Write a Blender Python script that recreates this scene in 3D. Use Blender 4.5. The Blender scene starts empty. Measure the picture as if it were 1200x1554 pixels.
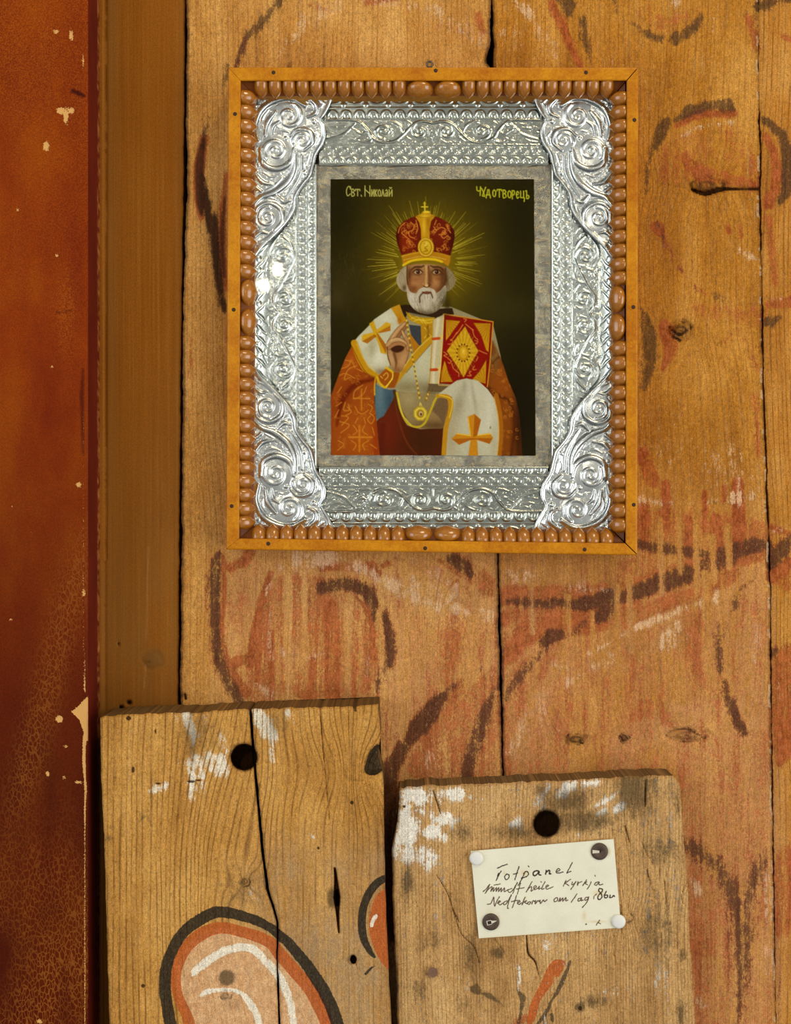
import bpy, math, random
import numpy as np
from mathutils import Matrix, Vector

# ------------------------------------------------------------------ camera, world, lights
S = 0.00045          # metres per photo pixel on the wall plane (y = 0)
D = 0.95             # camera distance from the wall
SC = bpy.context.scene
COL = SC.collection
cam_d = bpy.data.cameras.new('camera')
cam = bpy.data.objects.new('camera', cam_d)
COL.objects.link(cam)
cam.location = (0, -D, 0)
cam.rotation_euler = (math.pi / 2, 0, 0)
cam_d.sensor_fit = 'HORIZONTAL'
cam_d.sensor_width = 36
cam_d.lens = 36 * (D / S) / 1200
cam_d.clip_start = 0.02
SC.camera = cam
SC.view_settings.view_transform = 'Standard'
SC.view_settings.look = 'None'
SC.view_settings.gamma = 1
SC.view_settings.use_curve_mapping = False
SC.view_settings.exposure = -0.16

world = bpy.data.worlds.new('world')
SC.world = world
world.use_nodes = True
world.node_tree.nodes['Background'].inputs[0].default_value = (1.0, 0.97, 0.91, 1)
world.node_tree.nodes['Background'].inputs[1].default_value = 0.32


def area(name, loc, target, sx, sy, power, color):
    l = bpy.data.lights.new(name, 'AREA')
    l.shape = 'RECTANGLE'
    l.size, l.size_y, l.energy, l.color = sx, sy, power, color
    o = bpy.data.objects.new(name, l)
    COL.objects.link(o)
    o.location = loc
    o.rotation_euler = (Vector(target) - Vector(loc)).to_track_quat('-Z', 'Y').to_euler()


area('window_daylight_east', (2.4, -2.0, -0.35), (0, 0, -0.1), 2.2, 2.2, 62, (1.0, 0.97, 0.92))
area('window_daylight_west', (-2.3, -2.0, 0.4), (0, 0, 0), 2.0, 2.0, 38, (0.97, 0.98, 1.0))
area('ceiling_lamp_light', (0.75, -1.5, 1.8), (0, 0, 0.1), 0.6, 0.6, 18, (1.0, 0.80, 0.52))
def lamp(px, py, k, rad, power):
    # two bulbs of the room's lamp, seen mirrored in the glass of the icon case
    dg = 0.023
    x, z = (px - 600) * S * (D - dg) / D, (777 - py) * S * (D - dg) / D
    l = bpy.data.lights.new('lamp_bulb', 'POINT')
    l.energy, l.shadow_soft_size, l.color = power, rad, (1, 0.86, 0.66)
    o = bpy.data.objects.new('lamp_bulb', l)
    COL.objects.link(o)
    o.location = (x * (1 + k), -dg - (D - dg) * k, z * (1 + k))


lamp(421, 408, 2.2, 0.0095, 4.2)
lamp(400, 432, 2.2, 0.0105, 5.0)

# ------------------------------------------------------------------ helpers
rng = np.random.default_rng(7)
random.seed(5)


def at(px, py, d=0.0):
    k = S * (D - d) / D
    return np.stack(np.broadcast_arrays((px - 600) * k, -np.asarray(d, float), (777 - py) * k), -1)


def lin(c):
    c = np.asarray(c, float) / 255.0
    return np.where(c <= 0.04045, c / 12.92, ((c + 0.055) / 1.055) ** 2.4)


def L4(c):
    return (*lin(c), 1.0)


def smooth(pts, n=7, closed=False):
    P = np.asarray(pts, float)
    if len(P) < 3:
        return P
    Q = np.vstack([P[-1], P, P[:2]]) if closed else np.vstack([2 * P[0] - P[1], P, 2 * P[-1] - P[-2]])
    out = []
    t = np.linspace(0, 1, n, endpoint=False)[:, None]
    for i in range(len(Q) - 3):
        a, b, c, d = Q[i:i + 4]
        out.append(0.5 * (2 * b + (c - a) * t + (2 * a - 5 * b + 4 * c - d) * t ** 2 + (3 * b - a - 3 * c + d) * t ** 3))
    out = np.vstack(out)
    return out if closed else np.vstack([out, P[-1:]])


def spiral(cx, cy, r0, a0, turns, sgn=1, r1=1.5, n=30, yx=1.0):
    t = np.linspace(0, 1, n)
    r = r0 + (r1 - r0) * t ** 0.85
    a = math.radians(a0) + sgn * t * turns * 2 * math.pi
    return np.stack([cx + r * np.cos(a), cy + yx * r * np.sin(a)], -1)


def vnoise(X, Y, seed=0):
    """smooth value noise at coordinates X, Y"""
    xi, yi = np.floor(X).astype(np.int64), np.floor(Y).astype(np.int64)
    fx, fy = X - xi, Y - yi
    fx, fy = fx * fx * (3 - 2 * fx), fy * fy * (3 - 2 * fy)

    def h(a, b):
        v = (a * 374761393 + b * 668265263 + seed * 1442695041) & 0xffffffff
        v = ((v ^ (v >> 13)) * 1274126177) & 0xffffffff
        return ((v ^ (v >> 16)) & 0xffff) / 65535.0
    return (h(xi, yi) * (1 - fx) + h(xi + 1, yi) * fx) * (1 - fy) + (h(xi, yi + 1) * (1 - fx) + h(xi + 1, yi + 1) * fx) * fy


def fbm(X, Y, seed=0, o=3):
    s, a, tot = 0, 1, 0
    for i in range(o):
        s = s + a * vnoise(X * 2 ** i, Y * 2 ** i, seed + i)
        tot += a
        a *= 0.5
    return s / tot


class Canvas:
    """painting fields over a grid of points given in photo pixels"""
    def __init__(self, X, Y):
        self.X, self.Y = X, Y
        self.ylo, self.yhi = Y.min(1), Y.max(1)
        self.xlo, self.xhi = X.min(0), X.max(0)

    def box(self, x0, y0, x1, y1):
        r = np.nonzero((self.yhi >= y0) & (self.ylo <= y1))[0]
        c = np.nonzero((self.xhi >= x0) & (self.xlo <= x1))[0]
        if len(r) == 0 or len(c) == 0:
            return None
        return (slice(r[0], r[-1] + 1), slice(c[0], c[-1] + 1))

    def dist(self, pts, w, pad):
        """distance / half width along a polyline, in its bounding box"""
        P = np.asarray(pts, float)
        w = np.broadcast_to(np.asarray(w, float), (len(P),)) if np.ndim(w) == 0 else np.interp(
            np.linspace(0, 1, len(P)), np.linspace(0, 1, len(w)), w)
        m = w.max() / 2 + pad
        bx = self.box(P[:, 0].min() - m, P[:, 1].min() - m, P[:, 0].max() + m, P[:, 1].max() + m)
        if bx is None:
            return None
        X, Y = self.X[bx], self.Y[bx]
        best = np.full(X.shape, -1e9)     # half width - distance
        ratio = np.full(X.shape, 1e9)
        if len(P) == 1:
            P = np.vstack([P, P]); w = np.r_[w, w]
        for i in range(len(P) - 1):
            a, b = P[i], P[i + 1]
            mm = max(w[i], w[i + 1]) / 2 + pad
            lo, hi = np.minimum(a, b) - mm, np.maximum(a, b) + mm
            r = np.nonzero((Y[:, 0] >= lo[1] - 3) & (Y[:, 0] <= hi[1] + 3))[0]
            if len(r) == 0:
                continue
            xm0, xm1 = X.min(0), X.max(0)
            c = np.nonzero((xm1 >= lo[0]) & (xm0 <= hi[0]))[0]
            if len(c) == 0:
                continue
            sl = (slice(r[0], r[-1] + 1), slice(c[0], c[-1] + 1))
            x, y = X[sl] - a[0], Y[sl] - a[1]
            dx, dy = b - a
            q = dx * dx + dy * dy
            t = np.clip((x * dx + y * dy) / q, 0, 1) if q > 0 else 0 * x
            d = np.hypot(x - t * dx, y - t * dy)
            hw = (w[i] + (w[i + 1] - w[i]) * t) / 2
            best[sl] = np.maximum(best[sl], hw - d)
            ratio[sl] = np.minimum(ratio[sl], d / np.maximum(hw, 1e-3))
        return bx, best, ratio

    def stroke(self, pts, w, soft=1.5):
        r = self.dist(pts, w, soft)
        if r is None:
            return None
        return r[0], np.clip(r[1] / soft + 0.5, 0, 1)

    def poly(self, pts, soft=1.5):
        P = np.asarray(pts, float)
        bx = self.box(P[:, 0].min() - soft, P[:, 1].min() - soft, P[:, 0].max() + soft, P[:, 1].max() + soft)
        if bx is None:
            return None
        X, Y = self.X[bx], self.Y[bx]
        ins = np.zeros(X.shape, bool)
        dd = np.full(X.shape, 1e9)
        for i in range(len(P)):
            a, b = P[i - 1], P[i]
            dx, dy = b - a
            if abs(dy) > 1e-9:
                c = ((a[1] > Y) != (b[1] > Y)) & (X < dx * (Y - a[1]) / dy + a[0])
                ins ^= c
            q = dx * dx + dy * dy
            if q == 0:
                continue
            t = np.clip(((X - a[0]) * dx + (Y - a[1]) * dy) / q, 0, 1)
            dd = np.minimum(dd, np.hypot(X - a[0] - t * dx, Y - a[1] - t * dy))
        return bx, np.clip(np.where(ins, dd, -dd) / soft + 0.5, 0, 1)

    def gauss(self, cx, cy, rx, ry, rot=0):
        m = 2.6 * max(rx, ry)
        bx = self.box(cx - m, cy - m, cx + m, cy + m)
        if bx is None:
            return None
        x, y = self.X[bx] - cx, self.Y[bx] - cy
        c, s = math.cos(math.radians(rot)), math.sin(math.radians(rot))
        return bx, np.exp(-(((x * c + y * s) / rx) ** 2 + ((y * c - x * s) / ry) ** 2))

    def ell(self, cx, cy, rx, ry, soft=1.5, rot=0):
        m = max(rx, ry) + soft
        bx = self.box(cx - m, cy - m, cx + m, cy + m)
        if bx is None:
            return None
        x, y = self.X[bx] - cx, self.Y[bx] - cy
        c, s = math.cos(math.radians(rot)), math.sin(math.radians(rot))
        q = np.hypot((x * c + y * s) / rx, (y * c - x * s) / ry)
        return bx, np.clip((1 - q) * min(rx, ry) / soft + 0.5, 0, 1)


def mx(F, r, v=1.0):
    if r is not None:
        F[r[0]] = np.maximum(F[r[0]], r[1] * v)


def cut(F, r, v=1.0):
    if r is not None:
        F[r[0]] *= 1 - r[1] * v


def add(F, r, v=1.0):
    if r is not None:
        F[r[0]] += r[1] * v


def wloc(o):
    v = Vector((0, 0, 0))
    while o is not None:
        v = v + o.location
        o = o.parent
    return v


def tag(o, label=None, cat=None, group=None, kind=None):
    for k, v in (('label', label), ('category', cat), ('group', group), ('kind', kind)):
        if v:
            o[k] = v
    return o


def empty(name, loc, parent=None):
    o = bpy.data.objects.new(name, None)
    o.empty_display_size = 0.02
    COL.objects.link(o)
    o.location = Vector(loc)
    if parent is not None:
        o.parent = parent
    return o


def obj(name, me, mat=None, parent=None):
    o = bpy.data.objects.new(name, me)
    COL.objects.link(o)
    if mat is not None and len(me.materials) == 0:
        me.materials.append(mat)
    if parent is not None:
        o.parent = parent
    return o


def raw_mesh(name, V, quads, attrs=None, shade=True, tris=None):
    me = bpy.data.meshes.new(name)
    V = np.ascontiguousarray(V, np.float32)
    quads = np.asarray(quads, np.int32).reshape(-1, 4)
    me.vertices.add(len(V))
    me.vertices.foreach_set('co', V.ravel())
    me.loops.add(quads.size)
    me.loops.foreach_set('vertex_index', quads.ravel())
    me.polygons.add(len(quads))
    me.polygons.foreach_set('loop_start', np.arange(0, quads.size, 4, dtype=np.int32))
    me.polygons.foreach_set('use_smooth', np.full(len(quads), shade))
    me.update(calc_edges=True)
    for k, A in (attrs or {}).items():
        A = np.ascontiguousarray(A, np.float32)
        if A.ndim == 1:
            me.attributes.new(k, 'FLOAT', 'POINT').data.foreach_set('value', A)
        elif A.shape[1] == 3:
            me.attributes.new(k, 'FLOAT_VECTOR', 'POINT').data.foreach_set('vector', A.ravel())
        else:
            me.attributes.new(k, 'FLOAT_COLOR', 'POINT').data.foreach_set('color', A.ravel())
    me.validate()
    return me


def grid_mesh(name, P, origin=(0, 0, 0), attrs=None, keep=None, back=None, skirt=None):
    """P: (H, W, 3) world points seen from -Y, rows going down; back: y of the rear face"""
    H, W = P.shape[:2]
    V = P.reshape(-1, 3) - np.asarray(origin)
    I = np.arange(H * W).reshape(H, W)
    q = np.stack([I[:-1, :-1], I[1:, :-1], I[1:, 1:], I[:-1, 1:]], -1)
    q = q[keep] if keep is not None else q.reshape(-1, 4)
    A = {k: a.reshape(H * W, *a.shape[2:]) for k, a in (attrs or {}).items()}
    if back is not None:
        ring = np.r_[I[0, :-1], I[:-1, -1], I[-1, :0:-1], I[:0:-1, 0]]
        # two rings so that the arris keeps a crisp edge
        R1 = V[ring].copy()
        R2 = V[ring].copy(); R2[:, 1] = back - np.asarray(origin)[1]
        n0 = len(V); n = len(ring)
        V = np.vstack([V, R1, R2])
        a = n0 + np.arange(n); b = np.roll(a, -1)
        sk = np.stack([a, b, b + n, a + n], -1)
        A = {k: np.concatenate([v] + [(skirt(k, v[ring]) if skirt else v[ring])] * 2) for k, v in A.items()}
        c = [n0 + n + i for i in (0, W - 1, W - 1 + H - 1, 2 * (W - 1) + H - 1)]
        q = np.vstack([q, sk, [c]])
    elif keep is not None:
        used = np.unique(q)
        m = np.full(len(V), -1); m[used] = np.arange(len(used))
        V, q, A = V[used], m[q], {k: v[used] for k, v in A.items()}
    return raw_mesh(name, V, q, A)


# ------------------------------------------------------------------ node helpers
class NT:
    def __init__(self, name):
        self.m = bpy.data.materials.new(name)
        self.m.use_nodes = True
        self.t = self.m.node_tree
        self.t.nodes.clear()
        self.out = self.n('ShaderNodeOutputMaterial')

    def n(self, typ, **kw):
        nd = self.t.nodes.new(typ)
        for k, v in kw.items():
            setattr(nd, k, v)
        return nd

    def link(self, src, dst):
        if isinstance(src, (int, float)):
            dst.default_value = src
        elif isinstance(src, tuple):
            dst.default_value = src if len(src) == len(dst.default_value) else (*src, 1.0)
        else:
            self.t.links.new(src, dst)

    def attr(self, name):
        return self.n('ShaderNodeAttribute', attribute_name=name)

    def math(self, op, a, b=0.0, c=None, clamp=False):
        nd = self.n('ShaderNodeMath', operation=op, use_clamp=clamp)
        self.link(a, nd.inputs[0]); self.link(b, nd.inputs[1])
        if c is not None:
            self.link(c, nd.inputs[2])
        return nd.outputs[0]

    def vmul(self, v, s, off=(0, 0, 0)):
        nd = self.n('ShaderNodeVectorMath', operation='MULTIPLY_ADD')
        self.link(v, nd.inputs[0]); self.link(tuple(s), nd.inputs[1]); self.link(tuple(off), nd.inputs[2])
        return nd.outputs[0]

    def vec(self, x, y, z=0.0):
        nd = self.n('ShaderNodeCombineXYZ')
        for i, k in enumerate((x, y, z)):
            self.link(k, nd.inputs[i])
        return nd.outputs[0]

    def noise(self, v, scale=1.0, detail=3, rough=0.55, dist=0.0):
        nd = self.n('ShaderNodeTexNoise')
        self.link(v, nd.inputs['Vector'])
        nd.inputs['Scale'].default_value = scale
        nd.inputs['Detail'].default_value = detail
        nd.inputs['Roughness'].default_value = rough
        nd.inputs['Distortion'].default_value = dist
        return nd.outputs['Fac']

    def ramp(self, f, *stops):
        nd = self.n('ShaderNodeValToRGB')
        e = nd.color_ramp.elements
        while len(e) < len(stops):
            e.new(0.5)
        for i, (p, c) in enumerate(stops):
            e[i].position = p
            e[i].color = L4(c) if not isinstance(c, float) else (c, c, c, 1)
        self.link(f, nd.inputs[0])
        return nd.outputs[0]

    def step(self, v, lo, hi, a=0.0, b=1.0):
        nd = self.n('ShaderNodeMapRange', interpolation_type='SMOOTHSTEP')
        for i, k in enumerate((v, lo, hi, a, b)):
            self.link(k, nd.inputs[i])
        return nd.outputs[0]

    def mix(self, f, a, b, mode='MIX'):
        nd = self.n('ShaderNodeMix', data_type='RGBA', blend_type=mode)
        self.link(f, nd.inputs[0]); self.link(a, nd.inputs[6]); self.link(b, nd.inputs[7])
        return nd.outputs[2]

    def speckle(self, c, n, k):
        f = self.math('MULTIPLY_ADD', n, k, 1.0 - 0.5 * k)
        nd = self.n('ShaderNodeVectorMath', operation='SCALE')
        self.link(c, nd.inputs[0]); self.link(f, nd.inputs['Scale'])
        return nd.outputs[0]

    def sep(self, c):
        nd = self.n('ShaderNodeSeparateColor')
        self.link(c, nd.inputs[0])
        return nd.outputs

    def bump(self, h, strength, dist):
        nd = self.n('ShaderNodeBump')
        nd.inputs['Strength'].default_value = strength
        nd.inputs['Distance'].default_value = dist
        self.link(h, nd.inputs['Height'])
        return nd.outputs[0]

    def done(self, color, rough=0.6, metal=0.0, spec=0.5, normal=None, coat=0.0, **kw):
        b = self.n('ShaderNodeBsdfPrincipled')
        self.link(color, b.inputs['Base Color'])
        self.link(rough, b.inputs['Roughness'])
        self.link(metal, b.inputs['Metallic'])
        self.link(spec, b.inputs['Specular IOR Level'])
        b.inputs['Coat Weight'].default_value = coat
        b.inputs['Coat Roughness'].default_value = 0.15
        if normal is not None:
            self.link(normal, b.inputs['Normal'])
        self.t.links.new(b.outputs[0], self.out.inputs[0])
        return self.m


def painted_wood(name, light, mid, dark, ring=0.6, ringfreq=0.125, red=(132, 52, 18), red2=(176, 92, 48),
                 black=(24, 20, 17), wear=0.9, spec=0.12, rough=0.72, tint=(112, 64, 18), black2=(100, 68, 50), whc=(234, 204, 164), whc2=(214, 172, 128), kal=0.76,
                 washc=(186, 124, 80), washc2=(228, 182, 128), whlo=0.34, whal=0.70):
    """bare softwood with rings, worn paint layers driven by masks: m1 = red, black, white, stain; m2 = wash, knot, grime, orange"""
    t = NT(name)
    s = t.attr('surf').outputs['Vector']
    sx = t.n('ShaderNodeSeparateXYZ'); t.link(s, sx.inputs[0])
    u = t.attr('grain').outputs['Fac']
    y, z = sx.outputs[1], sx.outputs[2]
    yv = t.math('MULTIPLY', y, 0.0016)
    broad = t.noise(t.vec(t.math('MULTIPLY', u, 0.024), yv, z), 1, 3, 0.6)
    wander = t.noise(t.vec(t.math('MULTIPLY', u, 0.035), yv, z), 1, 2, 0.5)
    ph = t.math('FRACT', t.math('ADD', t.math('MULTIPLY', u, ringfreq), t.math('MULTIPLY', wander, 3.0)))
    tri = t.math('MULTIPLY', t.math('ABSOLUTE', t.math('SUBTRACT', ph, 0.5)), 2.0)
    patch = t.noise(t.vec(t.math('MULTIPLY', u, 0.09), t.math('MULTIPLY', y, 0.012), z), 1, 3, 0.6)
    lines = t.math('MULTIPLY', t.step(tri, 0.55, 1.0), t.step(patch, 0.34, 0.62, 0.2, 1.0))
    fibre = t.noise(t.vmul(s, (0.55, 0.018, 1)), 1, 4, 0.65)
    speck = t.noise(t.vmul(s, (0.30, 0.17, 1)), 1, 3, 0.65)
    micro = t.noise(t.vmul(s, (0.62, 0.5, 1)), 1, 2, 0.8)
    blot = t.noise(t.vmul(s, (0.011, 0.006, 1)), 1, 4, 0.6)
    tone = t.math('ADD', t.math('MULTIPLY', broad, 0.55), t.math('MULTIPLY', blot, 0.8))
    tone = t.math('ADD', tone, t.math('MULTIPLY', fibre, 0.65))
    base = t.ramp(t.math('SUBTRACT', tone, 0.5), (0.24, dark), (0.50, mid), (0.74, light))
    ln = lines
    base = t.mix(t.math('MULTIPLY', ln, 0.60 * ring, clamp=True), base, L4(tint))
    base = t.mix(t.step(speck, 0.54, 0.72, 0, 0.50), base, L4((112, 66, 18)))
    base = t.mix(t.step(speck, 0.42, 0.26, 0, 0.25), base, L4((226, 186, 128)))
    base = t.mix(t.step(fibre, 0.55, 0.70, 0, 0.42), base, L4((120, 70, 22)))
    base = t.mix(t.step(fibre, 0.44, 0.32, 0, 0.35), base, L4((230, 186, 122)))
    # wear of the paint: vertical streaks, flakes and fine specks
    streak = t.noise(t.vmul(s, (0.085, 0.006, 1), (3.1, 1.7, 0)), 1, 3, 0.6)
    flake = t.noise(t.vmul(s, (0.11, 0.06, 1), (9.1, 4.7, 0)), 1, 5, 0.75)
    fine = t.noise(t.vmul(s, (0.42, 0.24, 1), (5.1, 2.7, 0)), 1, 3, 0.7)
    w = t.math('ADD', t.math('MULTIPLY', streak, 0.85), t.math('MULTIPLY', flake, 0.85))
    w = t.math('ADD', w, t.math('MULTIPLY', fine, 0.75))
    w = t.math('MULTIPLY', t.math('SUBTRACT', w, 1.225), wear * 1.6)
    m1 = t.attr('m1'); r, k, wh = t.sep(m1.outputs['Color'])[:3]
    stain = m1.outputs['Alpha']
    m2 = t.attr('m2'); wash, knot, grime = t.sep(m2.outputs['Color'])[:3]
    orange = m2.outputs['Alpha']
    c = base
    pale = t.step(t.math('ADD', flake, t.math('MULTIPLY', streak, 0.5)), 0.5, 0.95, 0.25, 0.85)
    c = t.mix(t.math('MULTIPLY', wash, pale), c, t.mix(fine, L4(washc), L4(washc2)))
    fr = t.step(t.math('ADD', r, w), 0.30, 0.80)
    rc = t.mix(t.step(flake, 0.38, 0.62), L4(red), L4(red2))
    c = t.mix(t.math('MULTIPLY', fr, 0.84), c, rc)
    fo = t.step(t.math('ADD', orange, t.math('MULTIPLY', w, 0.5)), 0.4, 0.62)
    c = t.mix(t.math('MULTIPLY', fo, 0.92), c, t.mix(fine, L4((158, 70, 22)), L4((200, 108, 50))))
    fk = t.step(t.math('ADD', k, w), 0.32, 0.74)
    c = t.mix(t.math('MULTIPLY', fk, kal), c, t.mix(t.step(fine, 0.42, 0.7), L4(black), L4(black2)))
    fw = t.step(t.math('SUBTRACT', t.math('ADD', wh, t.math('MULTIPLY', w, 1.15)), t.math('MULTIPLY', ln, 0.35)), whlo, whlo + 0.45)
    c = t.mix(t.math('MULTIPLY', fw, whal), c, t.mix(fine, L4(whc), L4(whc2)))
    c = t.mix(t.step(t.math('ADD', stain, t.math('MULTIPLY', w, 0.35)), 0.1, 0.9, 0, 0.85), c, L4((56, 28, 10)))
    c = t.mix(t.step(t.math('ADD', grime, t.math('MULTIPLY', w, 0.7)), 0.10, 0.80, 0, 0.80), c, L4((80, 64, 40)))
    c = t.mix(t.step(t.math('ADD', knot, t.math('MULTIPLY', w, 0.3)), 0.2, 0.8, 0, 0.92), c, L4((50, 24, 8)))
    c = t.speckle(c, micro, 1.6)
    c = t.speckle(c, t.noise(t.vmul(s, (0.26, 0.16, 1), (2, 7, 0)), 1, 3, 0.7), 0.8)
    c = t.speckle(c, fibre, 0.5)
    h = t.math('ADD', t.math('MULTIPLY', fibre, 0.6), t.math('MULTIPLY', t.math('SUBTRACT', 1.0, ln), 0.5 * ring))
    h = t.math('ADD', h, t.math('ADD', t.math('MULTIPLY', flake, 0.8), t.math('MULTIPLY', micro, 0.25)))
    h = t.math('ADD', h, t.math('MULTIPLY', t.math('ADD', fw, fk), 0.35))
    return t.done(c, t.math('ADD', rough - 0.1, t.math('MULTIPLY', flake, 0.2)), spec=spec, normal=t.bump(h, 0.6, 0.0006))


def plain(name, col, rough=0.5, metal=0.0, spec=0.5, var=0.12, freq=300, coat=0.0, bump=0.0, stretch=(1, 1, 1)):
    t = NT(name)
    tc = t.n('ShaderNodeTexCoord').outputs['Object']
    nz = t.noise(t.vmul(tc, stretch), freq, 4, 0.6)
    c0 = np.array(col)
    c = t.mix(nz, L4(np.clip(c0 * (1 - var), 0, 255)), L4(np.clip(c0 * (1 + var), 0, 255)))
    return t.done(c, rough, metal, spec, t.bump(nz, bump, 0.0004) if bump else None, coat)
# ------------------------------------------------------------------ the plank wall
def rows(lo, hi, cell, flo=-12, fhi=1566, big=25):
    a = np.arange(lo, flo, big) if lo < flo else np.array([])
    b = np.arange(max(lo, flo), min(hi, fhi), cell)
    c = np.arange(fhi, hi, big) if hi > fhi else np.array([])
    return np.unique(np.r_[a, b, c, hi])


class Board:
    """a plank as a relief grid with paint masks"""
    def __init__(self, ys, xl, xr, n, d, seed, jitter=0.0, top=None):
        f = lambda pts: np.interp(ys, [p[1] for p in pts], [p[0] for p in pts])
        l, r = f(xl), f(xr)
        if jitter:
            l = l + (fbm(ys / 23, ys * 0 + 3, seed) - 0.5) * 2 * jitter + (fbm(ys / 5, ys * 0 + 5, seed) - 0.5) * jitter
            r = r + (fbm(ys / 23, ys * 0 + 7, seed + 9) - 0.5) * 2 * jitter + (fbm(ys / 5, ys * 0 + 9, seed) - 0.5) * jitter
        t = np.linspace(0, 1, n)
        self.X = l[:, None] + (r - l)[:, None] * t
        self.Y = np.repeat(ys[:, None], n, 1)
        if top is not None:            # the upper end follows a crooked saw cut
            tp = np.interp(self.X[0], [p[0] for p in top], [p[1] for p in top])
            tp = tp + (fbm(self.X[0] / 9, self.X[0] * 0, seed + 4) - 0.5) * 4
            k = np.clip((200 - (self.Y - ys[0])) / 200, 0, 1)
            self.Y = self.Y + (tp - ys[0])[None, :] * k
        self.d, self.seed = d, seed
        self.c = Canvas(self.X, self.Y)
        z = lambda: np.zeros(self.X.shape)
        self.m = {k: z() for k in 'rkwswKgo'}
        self.m['p'] = z()
        self.H = z()                    # metres out of the wall
        self.G = self.X + (fbm(self.X / 160, self.Y / 420, seed + 20, 2) - 0.5) * 46
        e = np.minimum(self.X - l[:, None], r[:, None] - self.X)
        self.edge = e
        self.H -= 0.0016 * np.clip(1 - e / 3.5, 0, 1) ** 2
        self.H += (fbm(self.X / 60, self.Y / 300, seed + 31, 2) - 0.5) * 0.0012

    def knot(self, cx, cy, rx, ry, depth=0.001, dark=1.0, spread=1.0):
        X, Y = self.X, self.Y
        q = np.hypot((X - cx) / rx, (Y - cy) / ry)
        if q.min() > 6:
            return
        rings = 0.5 + 0.5 * np.cos(q * 9 + fbm(X / 4, Y / 4, 5) * 3)
        q = q * (1 + 0.5 * (fbm(X / 9, Y / 9, 15) - 0.5))
        self.m['K'] = np.maximum(self.m['K'], dark * (0.80 * np.clip(1.2 - q, 0, 1) ** 0.5 * (0.55 + 0.45 * rings)))
        self.m['K'] = np.maximum(self.m['K'], dark * 0.85 * np.exp(-((q - 1) / 0.22) ** 2) * np.clip(fbm(X / 7, Y / 7, 8) * 2.2 - 0.5, 0, 1))
        self.m['s'] = np.maximum(self.m['s'], dark * 0.35 * np.exp(-(q / 1.9) ** 2))
        self.H += depth * np.exp(-q ** 2) - depth * 0.9 * np.exp(-((q - 1.05) / 0.22) ** 2)
        self.G += spread * rx * 1.4 * np.tanh((X - cx) / rx) * np.exp(-((Y - cy) / (ry * 3.2)) ** 2) * np.exp(-np.abs(X - cx) / (rx * 3))

    def crack(self, pts, w, depth, dark=0.8):
        r = self.c.stroke(smooth(pts, 5), w, 1.6)
        add(self.H, r, -depth)
        mx(self.m['K'], r, dark)

    def hole(self, cx, cy, r, depth, snap=0.9):
        X, Y = self.X, self.Y
        q = np.hypot(X - cx, Y - cy)
        wob = r * (1 + 0.05 * (fbm(np.arctan2(Y - cy, X - cx) * 2 + 9, q * 0, 3) - 0.5))
        ring = np.abs(q - wob) < snap
        s = np.where(ring & (q > 0), wob / np.maximum(q, 1e-6), 1.0)
        self.X = np.where(ring, cx + (X - cx) * s, X)
        self.Y = np.where(ring, cy + (Y - cy) * s, Y)
        self.H = np.where((q < wob - snap), -depth, self.H)
        self.H -= 0.0008 * np.exp(-((q - wob) / 2.5) ** 2)
        self.m['s'] = np.maximum(self.m['s'], np.where(q < wob, 1.0, 0.6 * np.exp(-((q - wob) / 3.5) ** 2)))

    def build(self, name, mat, parent, back, skirt=None):
        P = at(self.X, self.Y, self.d + self.H)
        m = self.m
        one = np.full(self.X.shape, float(self.seed))
        A = {'surf': np.stack([self.X, self.Y, one * 3.7], -1), 'grain': self.G,
             'm1': np.stack([m['r'], m['k'], m['w'], m['s']], -1), 'm2': np.stack([m['p'], m['K'], m['g'], m['o']], -1)}
        return obj(name, grid_mesh(name, P, wloc(parent), A, back=back, skirt=skirt), mat, parent)


def paint(b, key, pts, w, v=1.0, soft=7, n=6):
    mx(b.m[key], b.c.stroke(smooth(pts, n), w, soft), v)


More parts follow.
